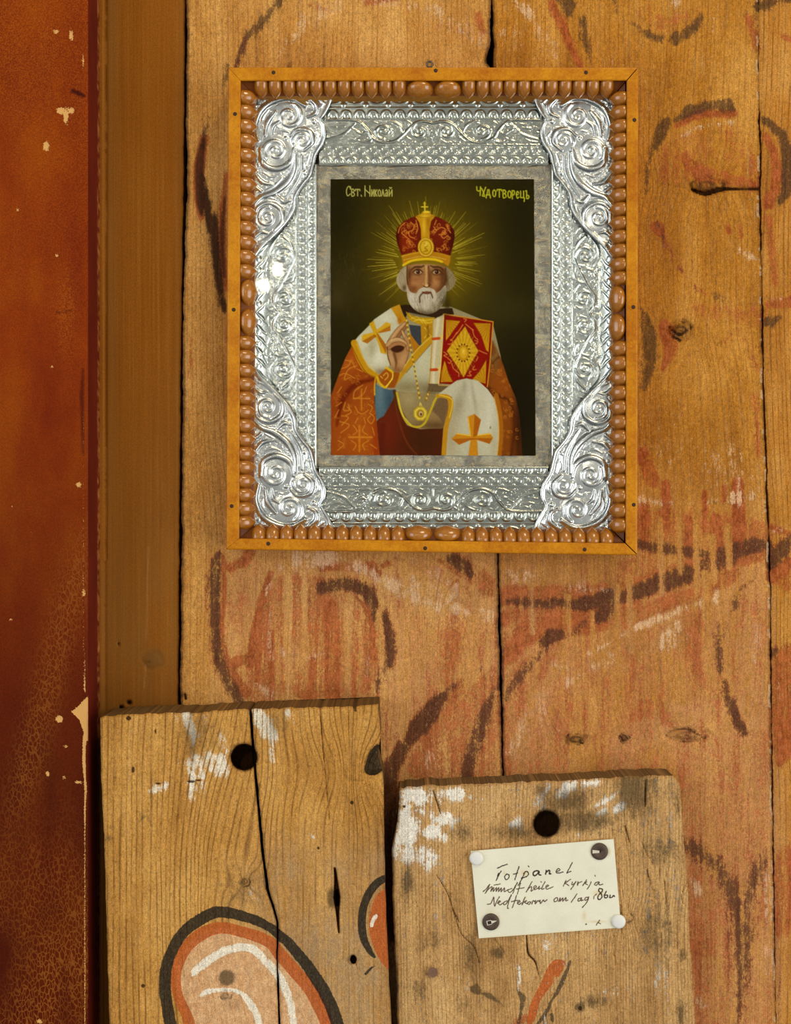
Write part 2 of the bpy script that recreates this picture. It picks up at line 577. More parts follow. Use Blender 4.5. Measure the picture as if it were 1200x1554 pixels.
def wall_paint(b):
    """the faded scroll decoration that runs across all planks, plus shade painted in the board gap"""
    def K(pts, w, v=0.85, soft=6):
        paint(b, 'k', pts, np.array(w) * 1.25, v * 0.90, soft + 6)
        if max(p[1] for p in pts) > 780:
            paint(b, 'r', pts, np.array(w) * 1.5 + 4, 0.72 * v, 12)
    R = lambda pts, w, v=0.7, soft=9: paint(b, 'r', pts, np.array(w) * 1.15, v * 1.08, soft)
    W = lambda pts, w, v=0.6, soft=6: paint(b, 'w', pts, np.array(w) * 1.5 + 2, v * 0.92, soft + 7)
    RP = lambda pts, v=0.55, soft=20: mx(b.m['r'], b.c.poly(smooth(pts, 5, True), soft), v)
    WP = lambda pts, v=0.5, soft=40: mx(b.m['p'], b.c.poly(smooth(pts, 5, True), soft), v)
    # ---- above and left of the case
    K([(432, -10), (415, 14), (398, 34), (382, 48), (368, 72), (358, 100)], [16, 12, 12, 13, 9, 8], 0.8)
    R([(372, 60), (362, 92), (352, 108)], 8, 0.6)
    K([(348, 104), (340, 122), (334, 140)], [14, 9, 6], 0.66)
    K([(317, 178), (312, 200), (308, 222)], [4, 8, 9], 0.8)
    R([(310, 210), (303, 250), (302, 300), (306, 330)], [12, 17, 15, 8], 0.95, 7)
    K([(307, 265), (312, 310), (320, 352)], [9, 15, 9], 0.8)
    K([(324, 325), (326, 370), (332, 420), (340, 470)], [9, 14, 14, 10], 0.92)
    R([(343, 265), (338, 330), (338, 400), (343, 440)], [7, 12, 14, 8], 0.9, 7)
    for q, w in (([(309, 212), (303, 250), (303, 300), (306, 325)], [8, 15, 13, 6]), ([(309, 270), (313, 312), (320, 352)], [7, 14, 8]), ([(325, 330), (327, 372), (332, 420), (340, 470)], [8, 13, 13, 9]), ([(341, 300), (337, 360), (340, 420)], [5, 10, 7])):
        paint(b, 's', q, w, 0.85, 5)
    R([(290, 515), (288, 570)], 8, 0.5)
    R([(345, 470), (345, 520)], 6, 0.55)
    W([(560, -5), (585, 6), (598, 4)], 12, 0.62)
    W([(625, 8), (655, 12)], 12, 0.5); R([(560, 2), (600, -4)], 14, 0.75); R([(470, 8), (500, 16)], 10, 0.5)
    W([(490, 12), (470, 30), (440, 60), (420, 88)], [14, 16, 12, 6], 0.42, 9)
    W([(520, 4), (495, 20)], 16, 0.5); W([(655, 12), (690, 40), (735, 60)], 18, 0.40, 10)
    R([(640, 30), (730, 55)], 14, 0.35, 14); R([(725, 22), (732, 50)], 12, 0.6)
    W([(782, 2), (802, 20)], [8, 14], 0.7); W([(815, 40), (835, 70), (850, 100)], [10, 18, 8], 0.52, 9)
    W([(760, 50), (775, 75)], 14, 0.44, 9); W([(770, 20), (800, 95)], 20, 0.34, 12)
    R([(838, 5), (855, 45), (870, 80), (880, 100)], [13, 14, 10, 10], 0.85)
    K([(852, -6), (862, 8), (868, 22)], [22, 20, 8], 0.8); K([(884, 28), (888, 60), (896, 100)], [9, 13, 5], 0.78)
    K([(933, -4), (938, 20)], [10, 5], 0.66)
    K([(962, 34), (978, 50), (1003, 60)], [7, 14, 10], 0.8); K([(1026, 58), (1048, 46), (1064, 26)], [18, 17, 11], 0.84)
    R([(975, 20), (1010, 40), (1050, 25)], 30, 0.40, 18); W([(1022, 5), (1035, 2)], 7, 0.6); W([(1080, 48), (1083, 30)], 3, 0.5)
    K([(1150, 10), (1175, 3), (1210, -2)], [16, 10, 10], 0.95); R([(1140, 30), (1150, 70)], 18, 0.6); R([(1176, 50), (1200, 60)], 10, 0.6)
    # ---- pear shape right of the case
    K([(1027, 182), (1044, 170), (1076, 161), (1100, 160), (1114, 166)], [11, 15, 14, 20, 5], 0.95)
    K([(1010, 184), (1001, 204), (993, 222)], [13, 15, 12], 0.98); K([(991, 220), (983, 252), (984, 290)], [10, 9, 12], 0.76)
    R([(1028, 190), (1060, 174), (1112, 172)], [10, 14, 12], 0.9); W([(1034, 207), (1060, 193), (1112, 185)], [4, 4, 4], 0.68, 3)
    R([(1040, 240), (1060, 262), (1100, 270), (1145, 282)], [20, 26, 24, 16], 0.68, 12); RP([(1020, 200), (1110, 190), (1150, 230), (1150, 290), (1030, 285), (995, 260)], 0.42)
    K([(1160, 182), (1184, 204), (1194, 240), (1194, 282), (1182, 306)], [9, 16, 18, 17, 10], 1.0, 5)
    R([(1162, 206), (1176, 240), (1178, 280), (1165, 310)], [10, 17, 18, 18], 0.85); R([(1165, 330), (1175, 430)], 13, 0.6)
    R([(995, 345), (1003, 352)], [18, 14], 0.8); K([(988, 310), (1003, 352), (1030, 405), (1062, 445), (1080, 452)], [5, 9, 7, 8, 5], 0.50)
    R([(1000, 350), (1040, 420), (1076, 450)], [12, 10, 8], 0.5); R([(1092, 330), (1106, 352)], [6, 12], 0.7); R([(1120, 345), (1126, 360)], 10, 0.6)
    W([(1115, 372), (1130, 385), (1150, 394)], [10, 8, 4], 0.62); K([(1085, 452), (1100, 456)], 12, 0.5)
    R([(1060, 470), (1150, 480)], 30, 0.46, 20); K([(974, 470), (984, 500), (986, 540), (978, 592)], [8, 20, 21, 10], 0.92)
    R([(1010, 500), (1018, 530), (1005, 560)], [26, 20, 8], 0.80); K([(1170, 488), (1184, 482)], [18, 12], 0.9); R([(1168, 462), (1200, 458)], [14, 22], 0.7)
    R([(1100, 520), (1120, 500), (1150, 560)], 12, 0.5, 12); R([(1145, 600), (1150, 690)], 10, 0.5)
    # ---- red streaks below the pear
    for x, y0, y1, w in ((1010, 735, 805, 14), (1068, 748, 805, 11), (1120, 735, 830, 20), (978, 770, 825, 16), (1045, 790, 840, 18), (1085, 790, 850, 22), (1098, 740, 760, 9)):
        R([(x, y0), (x + 1, (y0 + y1) / 2), (x, y1)], w, 0.86)
    R([(975, 690), (990, 730)], 22, 0.66); RP([(972, 770), (1155, 785), (1158, 850), (1010, 848), (972, 830)], 0.62)
    W([(974, 758), (1000, 764)], 9, 0.72); W([(1020, 764), (1052, 764)], 8, 0.56); W([(1112, 756), (1138, 752)], 15, 0.72); W([(1074, 762), (1088, 760)], 7, 0.6)
    W([(1115, 690), (1135, 745)], 24, 0.46, 14); W([(1010, 690), (1090, 720)], 36, 0.33, 20); W([(1170, 458), (1190, 452)], 6, 0.6)
    # ---- sweeping bands
    K([(970, 826), (1005, 832), (1050, 838), (1092, 842)], [14, 18, 16, 12], 0.86); K([(1062, 858), (1100, 842), (1135, 830), (1162, 826)], [16, 24, 22, 16], 0.80)
    K([(770, 912), (800, 915), (838, 917)], [9, 14, 14], 0.76); K([(838, 912), (880, 918), (915, 908), (928, 902)], [10, 18, 20, 20], 0.92)
    K([(908, 938), (922, 925), (928, 905)], [16, 26, 20], 0.9); K([(934, 910), (950, 903)], 18, 0.90); K([(958, 900), (985, 892), (1000, 882)], 21, 0.96)
    K([(1012, 882), (1040, 872)], 26, 0.92); K([(1046, 874), (1075, 862), (1105, 846)], 22, 0.72)
    R([(770, 905), (930, 900), (1010, 875), (1100, 848), (1160, 835)], 34, 0.64, 14)
    K([(872, 962), (884, 946)], [14, 12], 0.60); K([(826, 974), (836, 966), (852, 962)], [16, 19, 14], 0.92); K([(768, 1058), (782, 1035), (806, 1008), (826, 985)], [15, 15, 14, 10], 0.60)
    R([(770, 1000), (800, 960), (850, 945), (900, 940), (960, 915)], [24, 40, 40, 44, 30], 0.68, 16)
    R([(760, 940), (800, 930), (850, 930)], 26, 0.60, 14); R([(930, 870), (1000, 850)], 40, 0.46, 20)
    R([(955, 945), (1000, 920), (1060, 900), (1110, 870)], 30, 0.58, 16); RP([(765, 1020), (860, 960), (850, 1000), (800, 1080), (768, 1150)], 0.50)
    W([(872, 893), (930, 896)], 5, 0.55); W([(895, 992), (925, 975)], 5, 0.75, 3); W([(940, 966), (960, 955)], 8, 0.60); W([(965, 952), (1000, 938)], 10, 0.82, 4)
    W([(1012, 935), (1040, 920)], 8, 0.66); W([(1052, 918), (1072, 910)], 7, 0.75); W([(1002, 978), (1030, 950)], 13, 0.70); W([(1010, 985), (1040, 968)], 6, 0.66)
    W([(862, 1036), (880, 1025)], 8, 0.62); W([(905, 1010), (925, 1000)], 16, 0.55); W([(840, 1010), (860, 1015)], 10, 0.5); W([(775, 870), (810, 880)], 16, 0.45, 12); W([(860, 893), (880, 890)], 12, 0.5)
    W([(775, 1140), (815, 1065)], [20, 10], 0.46, 12); W([(1150, 950), (1146, 1000)], 12, 0.5, 10); W([(1085, 910), (1088, 900)], 8, 0.75); W([(820, 1060), (830, 1110)], 22, 0.40, 14)
    K([(1142, 880), (1122, 896), (1116, 915), (1110, 938)], [4, 7, 13, 6], 0.72); K([(1096, 950), (1092, 985), (1094, 1020)], [16, 14, 9], 0.56)
    K([(1100, 1035), (1104, 1060), (1114, 1085), (1130, 1112)], [8, 13, 14, 12], 0.95); R([(1100, 1000), (1115, 960), (1130, 910)], 20, 0.42, 14)
    R([(1110, 930), (1112, 1030)], 10, 0.5)
    K([(1172, 852), (1184, 838), (1205, 816)], [20, 22, 18], 0.88); R([(1172, 875), (1205, 850)], 20, 0.95); K([(1172, 992), (1185, 984), (1205, 976)], [14, 8, 8], 0.66)
    W([(1172, 806), (1205, 800)], 4, 0.6); R([(1168, 800), (1205, 812)], 10, 0.8); RP([(1172, 1000), (1210, 985), (1210, 1130), (1172, 1160)], 0.80, 14); K([(1198, 1045), (1202, 1055)], 10, 0.7)
    RP([(1172, 1300), (1210, 1290), (1210, 1400), (1172, 1420)], 0.66, 16); W([(1180, 1030), (1182, 1060)], 4, 0.6); RP([(1174, 880), (1204, 862), (1205, 900), (1176, 890)], 0.62, 12)
    # ---- knots' halo and the pinkish lower right
    R([(960, 1090), (985, 1075), (1020, 1095)], [24, 40, 26], 0.55, 20); WP([(930, 1100), (1160, 1080), (1168, 1600), (1000, 1600), (1020, 1170), (930, 1170)], 0.85)
    R([(1070, 1150), (1090, 1300), (1075, 1560)], 120, 0.46, 60); R([(1150, 1120), (1160, 1560)], 40, 0.44, 30); R([(960, 1140), (1000, 1160)], 60, 0.40, 40)
    WP([(1130, 880), (1165, 860), (1165, 1120), (1110, 1110)], 0.7, 30); WP([(760, 930), (850, 920), (820, 1180), (600, 1180), (690, 1060), (755, 1010)], 0.75, 30)
    WP([(780, 1060), (860, 1120), (870, 1175), (770, 1175)], 0.75, 24); R([(1030, 1140), (1100, 1160), (1130, 1140)], 30, 0.40, 20)
    # ---- forked mark, lower right
    K([(1030, 1282), (1060, 1292), (1084, 1312), (1106, 1346), (1122, 1384), (1130, 1420)], [20, 26, 28, 26, 26, 34], 0.80, 22)
    K([(1164, 1296), (1148, 1326), (1136, 1360), (1130, 1410)], [12, 22, 22, 26], 0.68, 20); K([(1130, 1410), (1128, 1450), (1122, 1500), (1114, 1560)], [32, 28, 20, 16], 0.74, 20)
    R([(1046, 1300), (1060, 1330), (1090, 1400), (1100, 1554)], [10, 40, 44, 30], 0.50, 24); R([(1160, 1320), (1156, 1400)], [10, 24], 0.56, 14); R([(1140, 1500), (1150, 1554)], 24, 0.40, 20)
    W([(1050, 1338), (1060, 1352)], [6, 12], 0.72, 5); W([(1158, 1440), (1160, 1475)], 18, 0.52, 10); W([(1164, 1330), (1168, 1430)], 7, 0.55); W([(1062, 1520), (1068, 1526)], 8, 0.5)
    # ---- below the case, left plank
    K([(331, 842), (326, 870), (325, 905), (326, 950), (331, 990), (343, 1028), (362, 1064)], [12, 17, 17, 15, 18, 17, 19], 0.80)
    R([(338, 845), (340, 900), (336, 960), (346, 1010), (372, 1050)], [9, 9, 9, 16, 20], 0.80); R([(350, 862), (372, 850), (380, 838)], [16, 18, 16], 0.80); W([(385, 838), (395, 830)], 5, 0.5)
    RP([(398, 880), (470, 868), (545, 890), (578, 940), (578, 1010), (556, 1056), (380, 1062), (350, 1010), (382, 950)], 0.56, 18)
    for p, w, v in (([(412, 870), (400, 900), (386, 960), (380, 1010)], [8, 12, 12, 12], 0.95), ([(395, 930), (390, 1040)], 13, 0.75), ([(412, 960), (412, 1060)], 12, 0.78),
                    ([(475, 1000), (470, 1060)], 12, 0.85), ([(500, 920), (505, 1060)], 24, 0.78), ([(450, 880), (445, 960)], 18, 0.5), ([(540, 905), (562, 935), (568, 1000)], [6, 12, 10], 0.9),
                    ([(532, 980), (540, 1056)], 14, 0.6), ([(350, 1010), (372, 1000)], 18, 0.8), ([(560, 860), (570, 870)], 18, 0.85), ([(490, 858), (560, 862), (590, 855)], [18, 14, 10], 0.7), ([(430, 1040), (460, 1050)], 24, 0.6)):
        R(p, w, v)
    W([(402, 900), (416, 875)], 6, 0.60); W([(432, 862), (446, 850), (458, 842)], [10, 18, 12], 0.68); W([(468, 850), (504, 846)], [18, 17], 0.80); W([(518, 850), (528, 860)], 12, 0.66); W([(540, 858), (570, 872)], [12, 10], 0.8)
    W([(575, 878), (610, 895), (640, 912), (666, 922)], [10, 16, 15, 12], 0.70); W([(620, 880), (660, 900), (700, 920), (745, 936)], [14, 18, 16, 14], 0.52); W([(600, 840), (640, 860), (690, 890)], [10, 16, 10], 0.42)
    W([(435, 990), (450, 1000), (492, 992)], [20, 16, 8], 0.60, 10); W([(388, 1040), (416, 1056)], [8, 12], 0.60); W([(552, 1000), (556, 1020)], 7, 0.5); W([(410, 930), (414, 1000)], 4, 0.55)
    R([(600, 845), (660, 870), (720, 905)], [14, 26, 16], 0.42, 14); R([(690, 845), (740, 890)], [24, 34], 0.56, 14)
    K([(488, 892), (512, 888)], [16, 19], 0.82); K([(521, 884), (530, 888)], 19, 0.95); K([(538, 889), (556, 898), (568, 920)], [16, 19, 14], 0.92); K([(567, 930), (571, 952)], [12, 6], 0.86)
    K([(582, 932), (590, 958), (592, 985), (590, 1008)], [9, 14, 15, 13], 0.96); K([(586, 1010), (578, 1032), (570, 1046)], [14, 16, 10], 0.62)
    K([(684, 846), (702, 858), (716, 872)], [15, 19, 10], 0.84); R([(668, 850), (700, 875)], 10, 0.55)
    K([(742, 1008), (716, 1026), (688, 1042), (672, 1056)], [6, 8, 12, 12], 0.56); K([(672, 1056), (652, 1082), (634, 1105), (618, 1126)], [14, 24, 22, 12], 0.98); K([(612, 1134), (600, 1155), (588, 1180), (582, 1210)], [16, 20, 24, 30], 1.0); K([(580, 1200), (586, 1260), (596, 1340), (600, 1420)], [30, 36, 30, 16], 1.2)  # last stroke paints the shade in the gap between the lower boards
    K([(752, 1045), (734, 1090), (718, 1135), (708, 1178)], [8, 20, 21, 18], 0.78); RP([(756, 1010), (700, 1050), (650, 1110), (615, 1180), (756, 1180)], 0.62, 16)
    R([(700, 1040), (660, 1100), (630, 1170)], 26, 0.60, 14); R([(760, 1080), (765, 1170)], 24, 0.6, 12); W([(652, 1150), (660, 1180)], 16, 0.42); W([(740, 980), (742, 1030)], 10, 0.42)
    lowp = np.clip((b.Y - 690) / 220, 0, 1) * np.clip((b.X - 300) / 60, 0, 1) * (b.X < 1165)
    b.m['p'] = np.maximum(b.m['p'], lowp * (0.30 + 0.5 * fbm(b.X / 50, b.Y / 130, 51)))
    b.m['r'] = np.maximum(b.m['r'], lowp * (0.12 + 0.62 * fbm(b.X / 34, b.Y / 90, 57) ** 1.3))
    # bare vertical runs where water washed the paint away
    for x, y0, y1, w in ((1002, 790, 900, 8), (1030, 770, 870, 7), (1056, 800, 900, 6), (1082, 815, 880, 10), (1104, 800, 860, 9), (806, 880, 960, 8), (936, 890, 960, 8), (955, 880, 985, 9), (862, 905, 960, 4), (898, 930, 990, 6), (1068, 870, 940, 8), (436, 840, 1060, 10), (528, 920, 1060, 8), (462, 850, 1000, 6)):
        r = b.c.stroke([(x, y0), (x + 2, y1)], w, 6)
        for k in 'rkw':
            cut(b.m[k], r, 0.75)


wall = empty('wall_back', (0, 0, -0.35))
tag(wall, 'wall of old vertical pine planks with faded red and black painted scrolls', kind='structure')
m_plank = painted_wood('aged_pine', (216, 166, 92), (194, 138, 64), (156, 98, 32))
m_plankB = painted_wood('aged_pine_honey', (204, 148, 66), (180, 120, 36), (144, 86, 14))
m_plank2 = painted_wood('aged_pine_ochre', (208, 154, 76), (186, 124, 44), (150, 92, 22), ring=1.1)
ys = rows(-300, 1900, 2.4)


def wall_board(xl, xr, n, seed, mat, jitter=1.6):
    b = Board(ys, xl, xr, n, 0.0, seed, jitter)
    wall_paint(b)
    return b


b = wall_board([(285, -300), (284, 0), (282, 210), (285, 240), (279, 420), (276, 780), (274, 1060), (270, 1900)],
               [(745.5, -300), (744.5, 60), (738, 86), (739, 96), (746, 104), (749.5, 600), (754, 850), (757.5, 1000), (762, 1180), (767, 1900)], 196, 1, m_plank)
for k in ((560, 1330, 20, 30), (660, 600, 20, 26)):
    b.knot(*k)
b.G += 60 * np.exp(-((b.X - 665) / 60) ** 2) * np.exp(-((b.Y - 1010) / 130) ** 2) * np.sin((b.X - 640) / 28)
b.m['s'] = np.maximum(b.m['s'], 0.75 * np.exp(-((b.edge - 0) / 5) ** 2))
mx(b.m['s'], b.c.stroke([(494, 30), (492, 60), (491, 100)], [3, 4, 7], 4), 0.55)
mx(b.m['s'], b.c.stroke([(441, 92), (439, 102)], [4, 10], 5), 0.5)
mx(b.m['s'], b.c.gauss(740, 92, 7, 10), 0.95); add(b.H, b.c.gauss(741, 92, 4, 8), -0.006)
mx(b.m['g'], b.c.gauss(652, 96, 12, 6), 0.5)
add(b.H, b.c.gauss(275, 1058, 5, 5), -0.004)
b.crack([(281, 1054), (282, 1060)], 4, 0.004, 1.0)
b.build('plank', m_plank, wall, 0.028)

b = wall_board([(749, -300), (747, 0), (750, 104), (754, 600), (757, 850), (761, 1000), (764, 1180), (770, 1900)],
               [(1150, -300), (1150, 150), (1152, 220), (1152, 300), (1155, 450), (1157, 590), (1163, 760), (1168, 900), (1170, 1160), (1174, 1400), (1177, 1554), (1184, 1900)], 170, 2, m_plank)
b.knot(1032, 502, 17, 13, 0.003); b.knot(1072, 282, 24, 12, 0.002, 0.9); b.knot(874, 1122, 17, 8, 0.0014, 1.15); b.knot(947, 1120, 7, 8, 0.0012, 1.2)
b.knot(1042, 1116, 28, 10, 0.002, 0.8); b.knot(1094, 522, 3, 6, 0.0005, 0.8)
b.crack([(992, 276), (1030, 284), (1055, 290)], [1, 3, 4], 0.001, 0.4)
b.crack([(1050, 288), (1070, 294), (1090, 288), (1120, 287), (1150, 287)], [4, 7, 7, 3, 3], 0.005, 1.0)
b.crack([(1022, 1108), (1040, 1106), (1058, 1114), (1070, 1122)], [2, 4, 3, 2], 0.0015, 0.7)
b.crack([(1020, 1118), (1040, 1124), (1062, 1122)], [1, 2, 2], 0.001, 0.5)
b.crack([(1018, 500), (1030, 508), (1044, 500)], [2, 5, 2], 0.002, 0.9)
mx(b.m['w'], b.c.stroke([(1022, 504), (1027, 512)], 5, 3), 0.8); mx(b.m['s'], b.c.gauss(1034, 500, 20, 18), 0.55); mx(b.m['s'], b.c.gauss(1078, 135, 4, 7), 0.6)
mx(b.m['s'], b.c.stroke([(1148, 0), (1150, 110)], 14, 14), 0.5); b.m['s'] = np.maximum(b.m['s'], 0.6 * np.exp(-(b.edge / 4) ** 2))
rr = fbm(b.Y / 12, b.Y * 0, 77)
b.m['w'] = np.maximum(b.m['w'], 0.9 * (rr > 0.56) * ((b.X > 1100) & (b.edge < 4.5)))
b.build('plank', m_plankB, wall, 0.028)

b = wall_board([(1150.5, -300), (1151, 130), (1155, 200), (1155, 300), (1157, 450), (1160, 590), (1166, 760), (1170, 900), (1172, 1160), (1175.5, 1400), (1178.5, 1554), (1186, 1900)],
               [(1560, -300), (1575, 1900)], 60, 3, m_plank2)
b.build('plank', m_plank2, wall, 0.028)
# dark boarding behind the joints
V = np.array([at(x, y, -0.028 - dd) for dd in (0, 0.012) for (x, y) in ((-420, -300), (-420, 1900), (1575, 1900), (1575, -300))]) - np.array(wloc(wall))
bk = raw_mesh('backing_board', V, [(0, 1, 2, 3), (7, 6, 5, 4), (0, 4, 5, 1), (1, 5, 6, 2), (2, 6, 7, 3), (3, 7, 4, 0)], shade=False)
obj('backing_board', bk, plain('soot_brown_backing', (36, 22, 12), 0.9, spec=0.1), wall)

# ---- narrow smooth plank beside the door casing
ysn = rows(-300, 1900, 2.6)
b = Board(ysn, [(100, -300), (100, 1900)], [(282, -300), (281, 0), (276, 420), (272, 780), (270, 1060), (265, 1900)], 80, -0.003, 4, 1.2)
b.H -= 0.0022 * np.exp(-((b.X - (160 - (b.Y > 850) * 1.5)) / 1.6) ** 2)
b.H += 0.0012 * (b.X < 159)
b.H -= 0.004 * np.clip((165 - b.X) / 60 + 0.0, 0, 1) * 0
b.m['g'] = np.maximum(b.m['g'], 0.55 * np.exp(-((b.X - 168) / 12) ** 2) * (0.5 + 0.8 * fbm(b.X / 9, b.Y / 200, 3)))
b.m['g'] = np.maximum(b.m['g'], 0.4 * np.exp(-(b.edge / 10) ** 2))
b.m['g'] = np.maximum(b.m['g'], 0.55 * np.clip((b.Y - 500) / 450, 0, 1) * np.clip(fbm(b.X / 30, b.Y / 160, 21) * 1.7, 0.3, 1))
mx(b.m['g'], b.c.gauss(233, 1000, 24, 20), 0.9); b.knot(232, 1002, 14, 12, 0.0006, 0.25, 0.5); b.crack([(220, 1006), (228, 1005)], 2, 0.0005, 0.7)
for x, y, r in ((196, 1066, 3.4), (184, 1074, 3.2), (180, 977, 1.6)):
    mx(b.m['K'], b.c.ell(x, y, r, r * 1.1, 1.5), 1.0); add(b.H, b.c.ell(x, y, r, r, 1.5), -0.004)
paint(b, 'w', [(225, 830), (222, 970)], 1.5, 0.6, 2); paint(b, 'w', [(221, 1010), (219, 1045)], 1.5, 0.6, 2); paint(b, 's', [(246, 765), (244, 800)], 2, 0.4, 3)


def smooth_plank():
    t = NT('brown_glazed_plank')
    s = t.attr('surf').outputs['Vector']
    fib = t.noise(t.vmul(s, (0.24, 0.0030, 1)), 1, 4, 0.6)
    grain = t.noise(t.vmul(s, (0.8, 0.5, 1)), 1, 2, 0.6)
    bl = t.noise(t.vmul(s, (0.012, 0.004, 1)), 1, 3, 0.5)
    c = t.ramp(t.math('ADD', t.math('MULTIPLY', fib, 0.7), t.math('MULTIPLY', bl, 0.4)), (0.25, (124, 70, 12)), (0.55, (142, 84, 20)), (0.85, (158, 102, 34)))
    c = t.speckle(c, grain, 1.1)
    m1 = t.attr('m1'); m2 = t.attr('m2')
    wash, knot, grime = t.sep(m2.outputs['Color'])[:3]
    c = t.mix(t.math('MULTIPLY', grime, 0.7), c, L4((122, 92, 46)))
    c = t.mix(t.math('MULTIPLY', knot, 0.9), c, L4((34, 20, 10)))
    c = t.mix(t.math('MULTIPLY', t.sep(m1.outputs['Color'])[2], 0.7), c, L4((176, 130, 78)))
    c = t.mix(t.math('MULTIPLY', m1.outputs['Alpha'], 0.8), c, L4((60, 36, 14)))
    return t.done(c, 0.6, spec=0.05, normal=t.bump(t.math('ADD', fib, t.math('MULTIPLY', grain, 0.3)), 0.35, 0.0005))


b.build('plank', smooth_plank(), wall, 0.026)

# ------------------------------------------------------------------ red door casing at the left
TD = 0.034
trim = empty('trim_1', tuple(at(0, 1900, 0.0)))
tag(trim, 'red-brown painted door casing with fine golden crackle and a dark red edge', kind='structure')


def casing_mat(edge):
    t = NT('red_casing_edge' if edge else 'red_casing_paint')
    s = t.attr('surf').outputs['Vector']
    m1 = t.attr('m1'); chip, crack_, dark = t.sep(m1.outputs['Color'])[:3]
    gold = m1.outputs['Alpha']
    sx = t.n('ShaderNodeSeparateXYZ'); t.link(s, sx.inputs[0])
    fib = t.noise(t.vmul(s, (0.22, 0.003, 1)), 1, 3, 0.5)
    gr = t.noise(t.vmul(s, (0.55, 0.5, 1)), 1, 3, 0.6)
    bl = t.noise(t.vmul(s, (0.012, 0.005, 1)), 1, 3, 0.55)
    if edge:
        c = t.ramp(bl, (0.3, (84, 20, 12)), (0.7, (112, 34, 18)))
        c = t.mix(t.step(gr, 0.66, 0.76, 0, 0.6), c, L4((164, 90, 60)))
        c = t.mix(chip, c, L4((176, 116, 62)))
        return t.done(c, 0.55, spec=0.15, normal=t.bump(gr, 0.3, 0.0004))
    c = t.ramp(bl, (0.3, (116, 36, 2)), (0.5, (132, 50, 2)), (0.7, (146, 66, 2)))
    c = t.mix(t.math('MULTIPLY', gold, t.step(gr, 0.3, 0.75)), c, L4((166, 88, 16)))
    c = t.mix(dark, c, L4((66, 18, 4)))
    c = t.speckle(c, gr, 1.3)
    vo = t.n('ShaderNodeTexVoronoi', feature='DISTANCE_TO_EDGE')
    wob = t.noise(t.vmul(s, (0.09, 0.03, 1)), 1, 2, 0.5)
    v = t.vec(t.math('ADD', t.math('MULTIPLY', sx.outputs[0], 0.21), t.math('MULTIPLY', wob, 2.0)), t.math('ADD', t.math('MULTIPLY', sx.outputs[1], 0.10), wob), 0.0)
    t.link(v, vo.inputs['Vector']); vo.inputs['Scale'].default_value = 1.0
    cr = t.step(vo.outputs['Distance'], 0.13, 0.01)
    c = t.mix(t.math('MULTIPLY', cr, crack_), c, L4((158, 94, 34)))
    c = t.mix(t.step(t.math('ADD', chip, t.math('MULTIPLY', t.math('SUBTRACT', gr, 0.5), 1.2)), 0.42, 0.6), c, L4((214, 164, 96)))
    return t.done(c, 0.5, spec=0.06, normal=t.bump(t.math('ADD', gr, t.math('MULTIPLY', cr, -0.6)), 0.35, 0.0003))


def casing_grid(xs, ysx):
    X, Y = np.meshgrid(xs, ysx)
    return X, Y, Canvas(X, Y), {k: np.zeros(X.shape) for k in ('chip', 'crack', 'dark', 'gold')}


xs = np.r_[np.arange(-420, -20, 20), np.arange(-20, 133.4, 2.4), 133.6]
X, Y, c, M = casing_grid(xs, ysn)
blob = [(92, 168, 8, 7), (100, 176, 5, 16), (108, 168, 6, 6), (70, 222, 6, 9), (108, 54, 4, 10), (85, 48, 5, 4), (86, 388, 3, 3), (79, 556, 2.5, 3), (27, 318, 3, 3), (119, 736, 5, 5), (18, 768, 2, 2),
        (100, 1133, 4, 3), (72, 1174, 4, 5), (97, 1180, 3, 3), (90, 1091, 7, 7), (48, 808, 2, 2), (16, 940, 3, 2), (60, 1550, 6, 4), (118, 1187, 8, 3), (127, 900, 3, 7), (126, 92, 1.8, 14)]
for x, y, rx, ry in blob:
    mx(M['chip'], c.ell(x, y, rx * 0.85, ry * 0.85, 5), 0.85)
mx(M['chip'], c.poly([(134, 1055), (118, 1072), (108, 1080), (120, 1092), (127, 1110), (134, 1125)], 3), 1.0)
mx(M['chip'], c.stroke([(130, 1100), (127, 1150), (130, 1200), (128, 1260), (128, 1560)], [6, 5, 3, 2, 2], 2), 0.95)
mx(M['chip'], c.stroke([(127, 600), (127, 900), (128, 1050)], [1, 1.4, 3], 1.5), 0.75)
mx(M['dark'], c.stroke([(126, 560), (124, 600), (126, 690)], [3, 7, 3], 3), 0.8); mx(M['dark'], c.stroke([(110, 138), (118, 141), (127, 145)], [6, 7, 5], 2), 1.0); mx(M['dark'], c.stroke([(86, 474), (108, 472)], [2, 2], 2), 0.9)
fz = fbm(X / 50, Y / 120, 41)
M['crack'] = np.clip((Y - 1150) / 330, 0, 1) * np.clip(fz * 2.2 - 0.5, 0, 1) * 0.62
band = np.exp(-((X - (128 - (Y - 820) * 0.25)) / 26) ** 2) * np.clip((Y - 760) / 120, 0, 1) * np.clip((1330 - Y) / 150, 0, 1)
M['crack'] = np.maximum(M['crack'], band * 0.42)
M['gold'] = np.maximum(band * 0.28, np.clip((520 - Y) / 500, 0, 1) * 0.55 * np.clip(fz * 2 - 0.3, 0, 1))
M['gold'] = np.maximum(M['gold'], 0.6 * np.exp(-((X - 100) / 16) ** 2) * np.exp(-((Y - 470) / 70) ** 2))
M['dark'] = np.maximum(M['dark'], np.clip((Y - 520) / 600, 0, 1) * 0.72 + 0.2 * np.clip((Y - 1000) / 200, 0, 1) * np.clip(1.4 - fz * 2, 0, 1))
mat_f, mat_e = casing_mat(False), casing_mat(True)
surf = np.stack([X, Y, X * 0 + 1.3], -1)
m1 = np.stack([M['chip'], M['crack'], M['dark'], M['gold']], -1)
